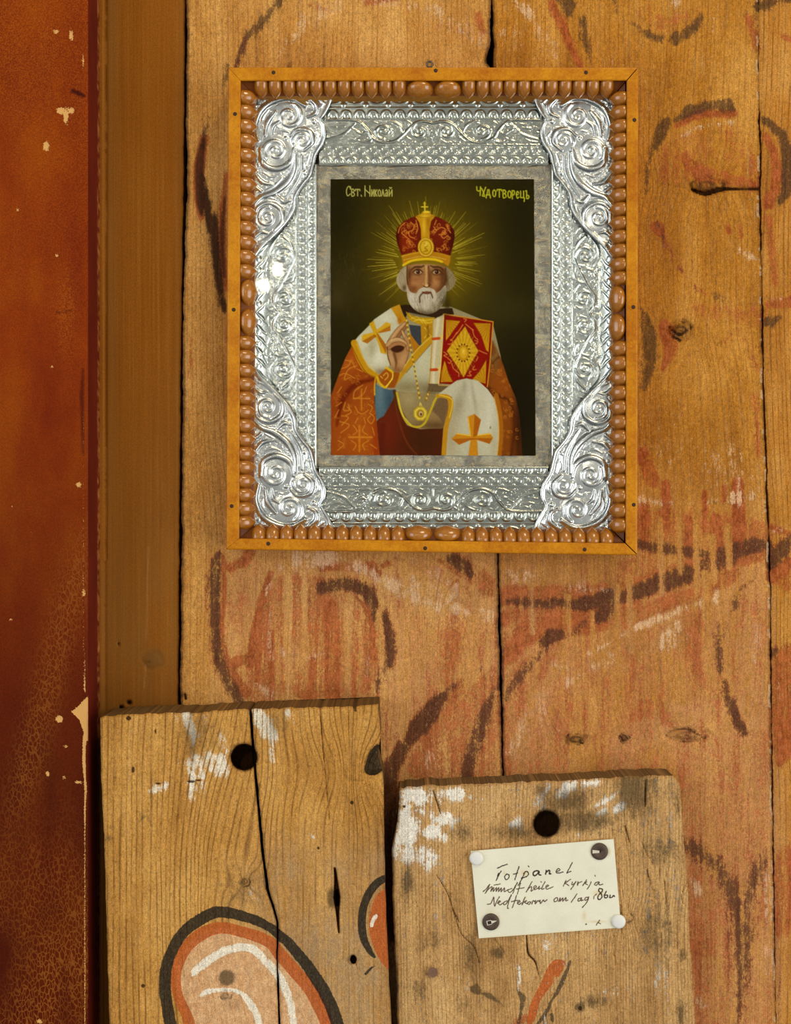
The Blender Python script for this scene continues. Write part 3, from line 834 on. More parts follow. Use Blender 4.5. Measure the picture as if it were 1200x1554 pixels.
Hh = TD + (fbm(X / 40, Y / 260, 12) - 0.5) * 0.001 - 0.0012 * np.clip(1 - (133.6 - X) / 3, 0, 1) ** 2 - 0.0006 * np.clip(M['chip'], 0, 1)
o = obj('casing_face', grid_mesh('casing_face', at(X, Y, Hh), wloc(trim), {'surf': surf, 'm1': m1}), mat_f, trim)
# the dark red return, running back to the wall
ds = np.linspace(TD - 0.0011, -0.003, 12)
xf = (133.6 - 600) * S * (D - TD) / D + 600 * 0
Yg, Dg = np.meshgrid(ysn, ds, indexing='ij')
zf = (777 - Yg) * S * (D - TD) / D
side = np.stack([np.full(Yg.shape, xf) + (fbm(Yg / 30, Dg * 900, 6) - 0.5) * 0.0008, -Dg, zf], -1)
side[:, 0, :] = at(np.full(len(ysn), 133.6), ysn, Hh[:, -1])
ch = np.zeros(Yg.shape); ch[:, -3:] = np.clip(fbm(Yg / 8, Dg * 400, 3)[:, -3:] * 2.2 - 0.75, 0, 1)
obj('casing_edge', grid_mesh('casing_edge', side, wloc(trim), {'surf': np.stack([Dg * 2200, Yg, Yg * 0], -1), 'm1': np.stack([ch, ch * 0, ch * 0, ch * 0], -1)}), mat_e, trim)
# ------------------------------------------------------------------ the glazed icon case
FD = 0.032                                        # front of the case, metres off the wall
case = empty('icon_case', tuple(at(655, 837, 0.0)))
tag(case, 'glazed icon of a bearded bishop saint in embossed silver and a beaded wooden frame', 'icon')


def frame_wood(name, lo, hi, coat, seed):
    t = NT(name)
    tc = t.n('ShaderNodeTexCoord').outputs['Object']
    g = t.noise(t.vmul(tc, (520, 520, 520), (seed, 0, 0)), 1, 4, 0.65)
    b_ = t.noise(t.vmul(tc, (38, 38, 38), (0, seed, 0)), 1, 3, 0.6)
    c = t.ramp(t.math('ADD', t.math('MULTIPLY', g, 0.45), t.math('MULTIPLY', b_, 0.55)), (0.36, lo), (0.62, hi))
    sp = t.noise(t.vmul(tc, (1500, 1500, 1500)), 1, 2, 0.5)
    c = t.mix(t.step(sp, 0.62, 0.75, 0, 0.4), c, L4(np.array(lo) * 0.7))
    c = t.mix(t.step(sp, 0.36, 0.26, 0, 0.3), c, L4((222, 170, 84)))
    return t.done(t.speckle(c, sp, 0.8), 0.42 - coat * 0.35, spec=0.2 + coat * 0.8, normal=t.bump(g, 0.25, 0.0003), coat=coat)


m_rail = frame_wood('honey_varnish', (170, 96, 2), (206, 138, 14), 0.0, 2.0)
m_bead = frame_wood('brown_varnish', (142, 78, 4), (182, 118, 26), 0.6, 5.0)
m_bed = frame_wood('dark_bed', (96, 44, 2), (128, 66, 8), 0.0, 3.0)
m_nail = plain('rusty_nail', (60, 42, 22), 0.6, 0.4)

OUT = np.array([(346, 101.5), (969, 101.5), (967.5, 842.5), (342.5, 834)], float)      # TL TR BR BL, front face
INN = np.array([(387, 147), (930, 146), (928, 804), (386, 798)], float)
# rail profile: fraction from outer to inner edge, depth
PROF = [(0.0, 0.0), (0.0, FD - 0.0014), (0.03, FD - 0.0003), (0.08, FD), (0.42, FD), (0.455, FD - 0.0004), (0.475, FD - 0.0016),
        (0.49, FD - 0.0050), (0.53, FD - 0.0052), (0.97, FD - 0.0085), (0.985, FD - 0.0095), (0.985, 0.006)]
rails = []
for i in range(4):                                  # 0 top, 1 right, 2 bottom, 3 left
    j = (i + 1) % 4
    V, q = [], []
    prof = [(f, d_ - (0.008 if (i == 1 and f == 0.49) else 0)) for f, d_ in PROF]
    for e in (0, 1):
        gap = (0.25, 0.9, 1.1, 0.3)[i if e == 0 else j]
        a, b_ = (OUT[i], INN[i]) if e == 0 else (OUT[j], INN[j])
        sh = (OUT[j] - OUT[i]) / np.linalg.norm(OUT[j] - OUT[i]) * gap * (1 if e == 0 else -1)
        for (f, d_) in prof:
            p = a + (b_ - a) * f + sh
            if f == 0.0 or d_ <= 0.006:
                V.append(at(*p, FD) * (1, 0, 1) + np.array([0, -d_, 0]))
            else:
                V.append(at(*p, d_))
    n = len(PROF)
    for k in range(n):
        k2 = (k + 1) % n
        q.append((k, k2, n + k2, n + k))
    V = np.array(V)
    me = bpy.data.meshes.new('frame_rail')
    me.from_pydata((V - np.array(wloc(case))).tolist(), [], q + [tuple(range(n))[::-1], tuple(range(n, 2 * n))])
    me.validate(); me.update()
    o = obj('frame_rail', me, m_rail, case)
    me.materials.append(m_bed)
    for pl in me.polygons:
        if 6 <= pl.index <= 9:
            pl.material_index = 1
    rails.append(o)
import bmesh
for o in rails:
    bm = bmesh.new(); bm.from_mesh(o.data)
    bmesh.ops.recalc_face_normals(bm, faces=bm.faces[:])
    bm.to_mesh(o.data); bm.free()


def bead_mesh(name, w, length, h, slope, blunt):
    nu, nv = 7, 8
    V = []
    for a in range(nv):
        v = a / (nv - 1)
        if blunt:
            pw = math.sqrt(max(0.0, 1 - (2 * v - 1) ** 2)) * 0.97 + 0.03
            ph = pw
        else:
            pw = min(1.0, 0.93 + 0.6 * v) if v < 0.5 else 1.0 - 0.96 * ((v - 0.5) / 0.5) ** 1.7
            ph = min(1.0, 0.62 + 2.4 * v) * (1.0 if v < 0.5 else 1.0 - 0.85 * ((v - 0.5) / 0.5) ** 2)
        for k in range(nu):
            u = -1 + 2 * k / (nu - 1)
            V.append((0.5 * w * u * pw, v * length, h * ph * math.sqrt(max(0.0, 1 - u * u)) ** 0.7 - slope * v - 0.0004))
    q = [(a * nu + k, a * nu + k + 1, (a + 1) * nu + k + 1, (a + 1) * nu + k) for a in range(nv - 1) for k in range(nu - 1)]
    me = raw_mesh(name, np.array(V), q)
    me.materials.append(m_bead)
    return me


BL = 25 * S
bead_me = bead_mesh('bead', 21.4 * S * 1.05, BL, 0.0052, 0.0036, False)
big_me = bead_mesh('large_bead', 42 * S * 0.97, BL * 1.02, 0.0062, 0.0036, True)
first = {}


def bead(rail, me, px, py, inner, scale=1.0):
    o = bpy.data.objects.new(me.name, me)
    COL.objects.link(o)
    o.parent = rails[rail]
    yl = Vector((inner[0], 0, -inner[1])).normalized()
    zl = Vector((0, -1, 0))
    xl = yl.cross(zl)
    M = Matrix((xl, yl, zl)).transposed()
    o.rotation_euler = M.to_euler()
    o.scale = (scale, 1, 1)
    o.location = Vector(at(px, py, FD - 0.0048)) - wloc(rails[rail])


def row(rail, a, b_, inner, c0, c1):
    """beads along one rail between pixel a and b; two large ones at the fractions c0, c1 (pixel along the row)"""
    a, b_ = np.array(a, float), np.array(b_, float)
    Lg = np.linalg.norm(b_ - a)
    for lo, hi in ((0, c0 - 21), (c1 + 21, Lg)):
        n = int(round((hi - lo) / 21.6))
        for k in range(n):
            t = lo + (k + 0.5) * (hi - lo) / n
            bead(rail, bead_me, *(a + (b_ - a) * t / Lg), inner, (hi - lo) / n / 21.6)
    for t in (c0, c1):
        bead(rail, big_me, *(a + (b_ - a) * t / Lg), inner)


row(0, (386, 121.5), (931, 121.5), (0, 1), 637 - 386, 680 - 386)
row(2, (382, 820), (931, 826), (0, -1), 635 - 382, 679 - 382)
row(3, (364.5, 136), (361.5, 803), (1, 0), 443 - 136, 488 - 136)
row(1, (950.5, 138), (949.5, 808), (-1, 0), 453 - 138, 496 - 138)
# small nails driven into the outer slips
nd = bpy.data.meshes.new('frame_nail')
bm = bmesh.new()
bmesh.ops.create_uvsphere(bm, u_segments=8, v_segments=4, radius=3.0 * S)
for v in bm.verts:
    v.co.z *= 0.35
bm.to_mesh(nd); bm.free(); nd.materials.append(m_nail)
for rail, pts in ((0, ((415, 110), (661, 107), (889, 110))), (1, ((962.5, 182), (961, 466), (961.5, 766))), (2, ((407, 825), (645, 832), (887, 834))), (3, ((356.5, 173), (354.5, 470), (351.5, 768)))):
    for p in pts:
        o = obj('frame_nail', nd, None, rails[rail])
        o.rotation_euler = (math.pi / 2, 0, 0)
        o.location = Vector(at(*p, FD + 0.0001)) - wloc(rails[rail])

# ---- embossed silver cover --------------------------------------------------
RD = 0.0145                                       # base depth of the sheet
CX, CY = 657.0, 474.0
m_silver = None


def silver(name, col, rough, bumpy):
    t = NT(name)
    tc = t.n('ShaderNodeTexCoord').outputs['Object']
    n1 = t.noise(tc, 900, 4, 0.65)
    n2 = t.noise(tc, 60, 3, 0.6)
    c = t.mix(t.step(n2, 0.35, 0.65), L4(np.array(col) * 0.93), L4(col))
    c = t.mix(t.step(n1, 0.60, 0.75, 0, 0.35), c, L4(np.array(col) * 0.62))
    return t.done(c, t.math('ADD', rough, t.math('MULTIPLY', n1, 0.08)), 1.0, normal=t.bump(n1, bumpy, 0.0003))


m_silver = silver('tarnished_silver', (200, 206, 200), 0.20, 0.2)
m_corner = silver('bright_silver', (244, 249, 252), 0.24, 0.03)
m_side = silver('side_silver', (226, 234, 232), 0.24, 0.15)  # sides and corners: window reflections put into a lighter base colour


class Relief:
    def __init__(self, x0, y0, x1, y1, cell=1.0):
        xs = np.linspace(x0, x1, int(round((x1 - x0) / cell)) + 1)
        ys_ = np.linspace(y0, y1, int(round((y1 - y0) / cell)) + 1)
        self.X, self.Y = np.meshgrid(xs, ys_)
        self.c = Canvas(self.X, self.Y)
        self.H = np.zeros(self.X.shape)

    def rib(self, pts, w, h, n=6, sm=True):
        """a rounded raised line, w px wide and h px high"""
        P = smooth(pts, n) if sm else np.asarray(pts)
        r = self.c.dist(P, np.array(w) * 1.3, 1)
        if r is None:
            return
        hh = h * (0.5 + 0.5 * np.cos(np.pi * np.clip(r[2], 0, 1)))
        self.H[r[0]] = np.maximum(self.H[r[0]], hh)

    def dome(self, cx, cy, rx, ry, h, rot=0):
        m = max(rx, ry)
        bx = self.c.box(cx - m, cy - m, cx + m, cy + m)
        if bx is None:
            return
        x, y = self.X[bx] - cx, self.Y[bx] - cy
        c, s = math.cos(math.radians(rot)), math.sin(math.radians(rot))
        q = ((x * c + y * s) / rx) ** 2 + ((y * c - x * s) / ry) ** 2
        self.H[bx] = np.maximum(self.H[bx], h * np.sqrt(np.clip(1 - q, 0, 1)))

    def stip(self, amp, scale=2.6, seed=3):
        n = vnoise(self.X / scale, self.Y / scale, seed)
        return amp * np.clip(n * 2 - 0.9, 0, 1)


def bands(R, T, V, vin):
    """repeating bands; T runs along the border, V is distance in px from the picture's flat edge outward"""
    H = R.H
    def arcs(v0, hgt, pitch, w, h, flip=1):
        tt = ((T / pitch) % 1) - 0.5
        cv = v0 + flip * hgt * (1 - (2 * tt) ** 2) ** 0.5
        # distance to a half ellipse, approximated in normalised space
        a, b_ = pitch / 2 * 0.98, hgt
        q = np.sqrt((tt * pitch / a) ** 2 + ((V - v0) / b_) ** 2)
        d = np.abs(q - 0.82) * min(a, b_)
        ok = (flip * (V - v0) > -0.5) & (flip * (V - v0) < hgt + 2)
        return np.where(ok, h * np.sqrt(np.clip(1 - (d / (w / 2)) ** 2, 0, 1)), 0)
    def line(v0, w, h):
        return h * np.sqrt(np.clip(1 - ((V - v0) / (w / 2)) ** 2, 0, 1))
    def buds(v0, rv, pitch, rt, h, ph=0.0):
        tt = (((T / pitch + ph) % 1) - 0.5) * pitch
        return h * np.sqrt(np.clip(1 - (tt / rt) ** 2 - ((V - v0) / rv) ** 2, 0, 1))
    parts = [line(1, 2.6, 1.4), arcs(2.5, 9, 19, 3.0, 1.7), buds(4.5, 4, 19, 3.2, 1.5), line(13.5, 2, 1.0),
             buds(21, 6.5, 17.5, 7, 1.0), buds(21, 3.6, 17.5, 3.6, 2.1), buds(16, 2, 17.5, 1.8, 1.4, 0.5), buds(26, 2, 17.5, 1.8, 1.4, 0.5), line(29, 2.2, 1.1)]
    if vin > 80:
        parts += [line(69, 2.2, 1.2), arcs(70, 13, 20.3, 3.4, 1.9), buds(74, 4.5, 20.3, 3.2, 1.6), line(85, 2, 1.0),
                  arcs(101, 12, 34, 3.0, 1.6, -1), buds(90, 4, 34, 3.4, 1.8, 0.5), buds(97, 3, 34, 2.2, 1.2)]
    R.H = np.maximum.reduce([H] + parts)


def vine(R, f, half):
    """running scroll; f maps (t, v) to pixels. t from the centre outward, mirrored"""
    for sg in (-1, 1):
        g = lambda pts: [f(sg * t, v) for t, v in pts]
        R.rib(g([(0, 62), (16, 65), (30, 60), (44, 46), (58, 35), (76, 33), (92, 40), (100, 52), (118, 66), (half, 67)]), [3.4, 5, 5, 5, 5, 5, 5, 5, 4, 3], 2.6)
        R.rib(g([(t, v) for t, v in spiral(20, 50, 14, 90, 1.3, -1, 2)]), [5, 4.5, 3.5, 3], 2.4, sm=False)
        R.dome(*f(sg * 20, 50), 4, 4, 2.6)
        R.rib(g([(t, v) for t, v in spiral(74, 50, 16, -90, 1.25, 1, 2, yx=0.8)]), [5, 4.5, 3.5, 3], 2.4, sm=False)
        R.dome(*f(sg * 75, 50), 5, 3.6, 2.4)
        R.rib(g([(44, 46), (50, 58), (60, 64), (70, 66)]), [3, 5, 4, 1], 2.1)
        R.rib(g([(30, 60), (40, 66), (46, 62)]), [2, 4, 1], 1.7)
        R.rib(g([(32, 36), (40, 40), (46, 36)]), [1, 4, 1], 1.7)
        R.rib(g([(92, 42), (96, 34), (108, 34), (122, 40)]), [4, 5, 4, 1], 2.0)
        R.rib(g([(100, 50), (108, 46), (116, 50), (126, 56)]), [2, 5, 4, 1], 1.9)
        R.rib(g([(118, 62), (128, 52), (138, 44), (half, 36)]), [3, 5, 5, 3], 2.0)
        R.rib(g([(10, 38), (22, 32), (34, 34)]), [1, 4, 1], 1.6)
        R.rib(g([(0, 34), (0, 44)]), [3, 1], 1.6)
        for q in (((58, 35), (50, 34), (44, 38)), ((60, 60), (66, 62), (72, 61)), ((84, 62), (92, 64), (98, 60)), ((106, 64), (112, 58), (120, 58)), ((130, 62), (140, 60), (150, 64)), ((110, 40), (118, 36), (128, 34)),
                  ((134, 56), (146, 54), (158, 56)), ((10, 58), (6, 50), (8, 42)), ((26, 42), (30, 50), (28, 56)), ((66, 44), (62, 50), (66, 58)), ((84, 44), (88, 50), (84, 56)), ((140, 38), (150, 34), (160, 34)), ((150, 46), (158, 48), (164, 46)), ((40, 52), (36, 56), (38, 62))):
            R.rib(g(q), [1.5, 4, 1], 1.5)


def sheet(name, x0, y0, x1, y1, horizontal, outer):
    R = Relief(x0, y0, x1, y1)
    if horizontal:
        V = (249 - R.Y) if outer < 0 else (R.Y - 709)
        T = R.X - CX
        f = (lambda t, v: (CX + t, 249 - v)) if outer < 0 else (lambda t, v: (CX + t, 709 + v))
        bands(R, T, V, 103)
        vine(R, f, 165)
    else:
        V = (479 - R.X) if outer < 0 else (R.X - 838)
        T = R.Y - CY
        f = (lambda t, v: (479 - v, CY + t)) if outer < 0 else (lambda t, v: (838 + v, CY + t))
        bands(R, T, V, 70)
        for sg in (-1, 1):
            g = lambda pts: [f(v, sg * t) if False else f(sg * t, v) for t, v in pts]
            R.rib(g([(0, 56), (10, 62), (24, 64), (36, 56), (50, 48), (66, 40), (84, 33), (104, 38), (116, 50)]), [4, 5, 5, 5, 5, 5, 5, 5, 4], 2.8)
            R.rib(g([(t, v) for t, v in spiral(20, 48, 15, 100, 1.3, -1, 2)]), [5, 4.5, 3.5, 3], 2.5, sm=False)
            R.dome(*f(sg * 20, 48), 5, 4.5, 2.8)
            R.rib(g([(t, v) for t, v in spiral(86, 50, 16, -90, 1.35, 1, 2)]), [6, 5, 4, 3], 2.6, sm=False)
            R.dome(*f(sg * 86, 50), 4, 4, 2.6)
            R.rib(g([(44, 50), (48, 38), (58, 33), (66, 34)]), [3, 6, 4, 1], 2.2)
            R.rib(g([(62, 42), (66, 54), (62, 62), (52, 66)]), [2, 5, 4, 2], 2.2)
            R.rib(g([(70, 60), (84, 70), (100, 68), (116, 56)]), [3, 4, 5, 3], 2.2)
            for t, v, r in ((56, 58, 3), (48, 62, 2.5), (62, 66, 2.4), (66, 70, 2.6), (40, 66, 2.4), (5, 66, 5)):
                R.dome(*f(sg * t, v), r, r, 1.8)
            for q in (((10, 36), (6, 42), (8, 52)), ((32, 40), (34, 48), (30, 56)), ((30, 33), (38, 36), (44, 42)), ((50, 58), (56, 64), (64, 60)), ((72, 40), (70, 48), (74, 58)), ((98, 44), (102, 50), (98, 58)), ((14, 60), (18, 56), (26, 56)),
                      ((104, 62), (110, 58), (118, 62)), ((120, 34), (128, 40), (130, 50)), ((36, 62), (44, 56), (48, 58)), ((82, 62), (90, 66), (98, 62)), ((110, 38), (118, 42), (122, 50)), ((2, 70), (10, 74), (20, 72)), ((30, 74), (40, 72), (50, 76)), ((56, 76), (66, 78), (76, 74))):
                R.rib(g(q), [1.5, 4.5, 1], 1.6)
            # leafy outer cove
            for k in range(9):
                t = 8 + k * 17
                R.rib(g([(t - 8, 90), (t, 82 + 3 * (k % 2)), (t + 9, 74)]), [2, 7, 1], 2.0)
                R.dome(*f(sg * (t + 5), 86), 4, 5, 1.7)
        V2 = np.clip((V - 62) / 30, 0, 1)
        R.H = R.H - 0.0 * V2
    R.H += R.stip(0.8) * (R.H < 0.5) * ((V > 30) & (V < 69))
    R.H += (fbm(R.X / 40, R.Y / 40, 9) - 0.5) * 1.6
    if not horizontal:                      # the sides cove forward to the frame
        R.H += 13 * np.clip((V - 66) / 28, 0, 1) ** 1.6
    P = at(R.X, R.Y, RD + R.H * S * 0.66)
    return P, R


cover = empty('silver_cover', (0, 0, 0), case)
ARGS = (('border_panel', 484, 140, 832, 250.5, True, -1), ('border_panel', 484, 708, 832, 812, True, 1),
        ('border_panel', 380, 250, 480, 709, False, -1), ('border_panel', 837, 250, 936, 709, False, 1))
for a in ARGS:
    P, R = sheet(*a)
    obj('border_panel', grid_mesh('border_panel', P, wloc(cover)), m_silver if a[5] else m_side, cover)

# corner pieces: one drawn ornament (upper left), mirrored for the others
outline = smooth([(382, 142), (440, 140), (503, 143), (501, 158), (494, 172), (487, 182), (493, 192), (495, 204), (491, 218), (482, 232), (478, 246), (474, 266), (462, 280), (452, 296),
                  (449, 316), (438, 336), (420, 356), (400, 374), (390, 390), (380, 396)], 5)
outline = np.vstack([outline, [(378, 396), (378, 142)]])
R0 = Relief(376, 138, 508, 398, 0.9)
r = R0.c.poly(outline, 1.0)
mask = np.zeros(R0.X.shape); mx(mask, r)
r2 = R0.c.poly(outline, 14)
inner = np.zeros(R0.X.shape); mx(inner, r2)
R0.H = 2.5 * np.clip(inner * 2 - 0.9, 0, 1) ** 0.5 + 5.0 * np.clip((430 - R0.X) / 50, 0, 1)
base0 = R0.H.copy()
R0.H += R0.stip(1.7, 2.8)


def sc(cx, cy, r, a0, turns, sg, w, h, base=5.0):
    P = spiral(cx, cy, r, a0, turns, sg, 2.5, 44)
    q = np.hypot(R0.X - cx, R0.Y - cy) / (r + w / 2)
    R0.H = np.maximum(R0.H, base0 + base * np.sqrt(np.clip(1 - q ** 2, 0, 1)))
    rr = R0.c.dist(P, [w * 1.1, w * 0.95, w * 0.7, w * 0.5], 1)
    if rr is not None:
        hh = base0[rr[0]] + base * 0.4 + h * 1.15 * (0.5 + 0.5 * np.cos(np.pi * np.clip(rr[2], 0, 1)))
        R0.H[rr[0]] = np.where(rr[1] > 0, np.maximum(R0.H[rr[0]], hh), R0.H[rr[0]])


def rb(pts, w, h):
    rr = R0.c.dist(smooth(pts, 7), np.array(w) * 1.35, 1)
    if rr is not None:
        hh = base0[rr[0]] + h * 1.25 * (0.5 + 0.5 * np.cos(np.pi * np.clip(rr[2], 0, 1)))
        R0.H[rr[0]] = np.where(rr[1] > 0, np.maximum(R0.H[rr[0]], hh), R0.H[rr[0]])


# edge roll
R0.H = np.maximum(R0.H, base0)
rb([(503, 143), (500, 158), (492, 173), (487, 182), (492, 192), (493, 205), (488, 219), (479, 233), (475, 248), (470, 266), (459, 280), (449, 296), (446, 316), (434, 336), (416, 356), (396, 376), (384, 392)], [7, 9, 8, 6, 9, 9, 8, 7, 6, 7, 7, 7, 9, 11, 12, 11, 8], 7)
rb([(392, 212), (388, 190), (396, 168), (414, 154), (440, 149), (462, 160)], [6, 9, 10, 10, 10, 8], 8)
sc(438, 176, 20, -60, 1.6, 1, 11, 6)
rb([(402, 206), (406, 186), (418, 170)], [4, 9, 7], 7)
rb([(412, 206), (414, 192), (424, 184)], [3, 7, 5], 6)
sc(418, 229, 19, 150, 1.6, 1, 12, 6)
rb([(396, 226), (400, 248), (420, 256), (440, 246), (446, 226)], [7, 10, 11, 10, 6], 8)
sc(459, 213, 14, 170, 1.4, 1, 9, 5)
rb([(440, 206), (452, 196), (470, 200), (474, 216), (462, 228)], [5, 8, 9, 8, 5], 7)
rb([(470, 150), (480, 160), (478, 172), (466, 178)], [6, 9, 7, 3], 6)
rb([(448, 232), (446, 256), (436, 276), (416, 292), (396, 300), (382, 316)], [6, 9, 11, 11, 9, 7], 8)
rb([(458, 236), (456, 262), (446, 282), (434, 300)], [4, 6, 6, 3], 6)
rb([(386, 262), (398, 276), (414, 280)], [5, 8, 4], 6)
rb([(386, 282), (396, 290)], [5, 6], 5)
sc(406, 330, 16, -80, 1.5, -1, 10, 6)
rb([(388, 338), (390, 316), (408, 308), (426, 318), (428, 336), (416, 350)], [5, 9, 9, 9, 8, 5], 8)
rb([(420, 296), (430, 306), (440, 304)], [4, 8, 3], 6)
rb([(386, 360), (396, 352), (406, 354)], [5, 7, 3], 5)
for q in (((430, 160), (446, 158), (456, 168)), ((400, 196), (398, 180), (408, 166)), ((424, 200), (432, 198), (440, 202)), ((478, 200), (484, 208), (480, 220)), ((400, 262), (412, 268), (426, 264)), ((436, 262), (444, 250), (446, 238)), ((402, 290), (416, 282), (428, 270)),
          ((392, 306), (404, 300), (418, 302)), ((440, 312), (436, 324), (428, 336)), ((392, 350), (402, 346), (412, 340)), ((392, 368), (402, 364), (410, 356)), ((462, 246), (464, 258), (458, 270)), ((470, 232), (466, 244), (464, 252)), ((484, 150), (490, 156), (486, 164))):
    rb(q, [2, 5, 1.5], 3.2)
for x, y, rr_ in ((400, 152, 5), (392, 160, 4), (476, 184, 4), (392, 250, 4.5), (388, 272, 3.5), (434, 210, 3.5), (462, 262, 4), (430, 340, 3.5), (386, 376, 4)):
    R0.dome(x, y, rr_, rr_, 9)
keep0 = (mask[:-1, :-1] + mask[1:, 1:] + mask[:-1, 1:] + mask[1:, :-1]) / 4 > 0.5
R0.H = base0 + (R0.H - base0) * 0.36
R0.H *= np.clip(inner * 2.4 - 0.2, 0.12, 1)
for fx in (0, 1):
    for fy in (0, 1):
        X = 2 * CX - R0.X if fx else R0.X
        Y = 2 * CY - R0.Y + (0 if not fx else 2) if fy else R0.Y
        P = at(X, Y, RD + 0.0012 + R0.H * S * 0.95 + (fbm(X / 30, Y / 30, 14) - 0.5) * 0.0005)
        K_ = keep0
        if fx != fy:
            P, K_ = P[:, ::-1], K_[:, ::-1]
        obj('corner_ornament', grid_mesh('corner_ornament', P, wloc(cover), keep=K_), m_corner, cover)


# flat strips of foil round the print
def foil():
    t = NT('creased_foil')
    tc = t.n('ShaderNodeTexCoord').outputs['Object']
    n1 = t.noise(t.vmul(tc, (900, 900, 300)), 1, 4, 0.7)
    n2 = t.noise(tc, 75, 4, 0.65)
    n3 = t.noise(t.vmul(tc, (260, 260, 700), (4, 2, 1)), 1, 3, 0.6)
    c = t.mix(t.step(n2, 0.42, 0.58), L4((186, 180, 160)), L4((150, 146, 134)))
    c = t.mix(t.step(n1, 0.58, 0.72, 0, 0.5), c, L4((110, 96, 66)))
    c = t.mix(t.step(n3, 0.5, 0.68, 0, 0.5), c, L4((210, 186, 130)))  # warm patches paint lamp glints into the foil colour
    h = t.math('ADD', t.math('MULTIPLY', n2, 2.5), t.math('ADD', n1, n3))
    return t.done(c, 0.26, 1.0, normal=t.bump(h, 0.9, 0.0009))


m_foil = foil()
PR = np.array([(503.5, 274), (808, 274), (810.5, 689.5), (504.5, 688.5)], float)
for q4 in (((478, 249), (839, 249), PR[1] + (0, 1), PR[0] + (0, 1)), (PR[3] + (0, -1), PR[2] + (0, -1), (840, 711), (478, 711)),
           ((478, 249), PR[0] + (1, 0), PR[3] + (1, 0), (478, 711)), (PR[1] + (-1, 0), (839, 249), (840, 711), PR[2] + (-1, 0))):
    a, b_, c_, d_ = [np.array(p, float) for p in q4]
    n1, n2 = (60, 8) if abs(b_[0] - a[0]) > 100 else (8, 60)
    U, Vv = np.meshgrid(np.linspace(0, 1, n1), np.linspace(0, 1, n2))
    p = (a * ((1 - U) * (1 - Vv))[..., None] + b_ * (U * (1 - Vv))[..., None] + c_ * (U * Vv)[..., None] + d_ * ((1 - U) * Vv)[..., None])
    P = at(p[..., 0], p[..., 1], RD - 0.0010 + (fbm(p[..., 0] / 26, p[..., 1] / 34, 4) - 0.5) * 0.0011)
    obj('foil_strip', grid_mesh('foil_strip', P, wloc(cover)), m_foil, cover)

# glass pane
def glass_mat():
    t = NT('old_window_glass')
    fr = t.n('ShaderNodeFresnel'); fr.inputs[0].default_value = 1.2
    tr = t.n('ShaderNodeBsdfTransparent'); tr.inputs[0].default_value = (0.985, 0.99, 0.98, 1)
    gl = t.n('ShaderNodeBsdfGlossy'); gl.inputs['Roughness'].default_value = 0.02
    tc = t.n('ShaderNodeTexCoord').outputs['Object']
    t.link(t.bump(t.noise(tc, 60, 2, 0.5), 0.03, 0.0005), gl.inputs['Normal'])
    mxs = t.n('ShaderNodeMixShader')
    t.link(fr.outputs[0], mxs.inputs[0]); t.link(tr.outputs[0], mxs.inputs[1]); t.link(gl.outputs[0], mxs.inputs[2])
    t.link(mxs.outputs[0], t.out.inputs[0])
    return t.m


g0 = [at(x, y, 0.0222) for x, y in ((380, 140), (937, 140), (935, 811), (379, 805))]
gb = [v + np.array([0, 0.0016, 0]) for v in g0]
obj('glass_pane', raw_mesh('glass_pane', np.array(g0 + gb) - np.array(wloc(case)), [(0, 3, 2, 1), (4, 5, 6, 7), (0, 1, 5, 4), (1, 2, 6, 5), (2, 3, 7, 6), (3, 0, 4, 7)], shade=False), glass_mat(), case)

# hanging eye above the top rail
he = bpy.data.meshes.new('hanging_eye')
bm = bmesh.new()
V, Q = [], []
for a in range(14):
    A_ = a / 14 * 2 * math.pi
    for k in range(6):
        B_ = k / 6 * 2 * math.pi
        rr_ = 4.2 + 1.6 * math.cos(B_)
        V.append((rr_ * math.cos(A_) * S, 1.6 * math.sin(B_) * S, rr_ * math.sin(A_) * S))
for a in range(14):
    for k in range(6):
        Q.append((a * 6 + k, a * 6 + (k + 1) % 6, (a + 1) % 14 * 6 + (k + 1) % 6, (a + 1) % 14 * 6 + k))
bm.free()
he = raw_mesh('hanging_eye', np.array(V), Q)
m_eye = plain('dull_steel', (110, 98, 84), 0.45, 0.8)
o = obj('hanging_eye', he, m_eye, case)
o.location = Vector(at(652, 97.5, 0.012)) - wloc(case)
# ------------------------------------------------------------------ the printed icon
class Paint:
    def __init__(self, x0, y0, x1, y1, cell, bg):
        xs = np.linspace(x0, x1, int((x1 - x0) / cell)); ys_ = np.linspace(y0, y1, int((y1 - y0) / cell))
        self.X, self.Y = np.meshgrid(xs, ys_)
        self.c = Canvas(self.X, self.Y)
        self.I = np.empty(self.X.shape + (3,)); self.I[:] = bg
        self.clip = None

    def lay(self, r, col, a=1.0):
        if r is None:
            return
        m = r[1] * a
        if self.clip is not None:
            m = m * self.clip[r[0]]
        self.I[r[0]] += (np.asarray(col, float) - self.I[r[0]]) * m[..., None]

    def s(self, pts, w, col, a=1.0, soft=1.1, sm=True):
        self.lay(self.c.stroke(smooth(pts, 5) if sm and len(pts) > 2 else pts, w, soft), col, a)

    def p(self, pts, col, a=1.0, soft=1.2, sm=False):
        self.lay(self.c.poly(smooth(pts, 5, True) if sm else pts, soft), col, a)

    def e(self, cx, cy, rx, ry, col, a=1.0, soft=1.1, rot=0):
        self.lay(self.c.ell(cx, cy, rx, ry, soft, rot), col, a)

    def g(self, cx, cy, rx, ry, col, a=1.0, rot=0):
        self.lay(self.c.gauss(cx, cy, rx, ry, rot), col, a)

    def region(self, pts, sm=False, soft=1.2):
        m = np.zeros(self.X.shape)
        mx(m, self.c.poly(smooth(pts, 5, True) if sm else pts, soft))
        self.clip = m


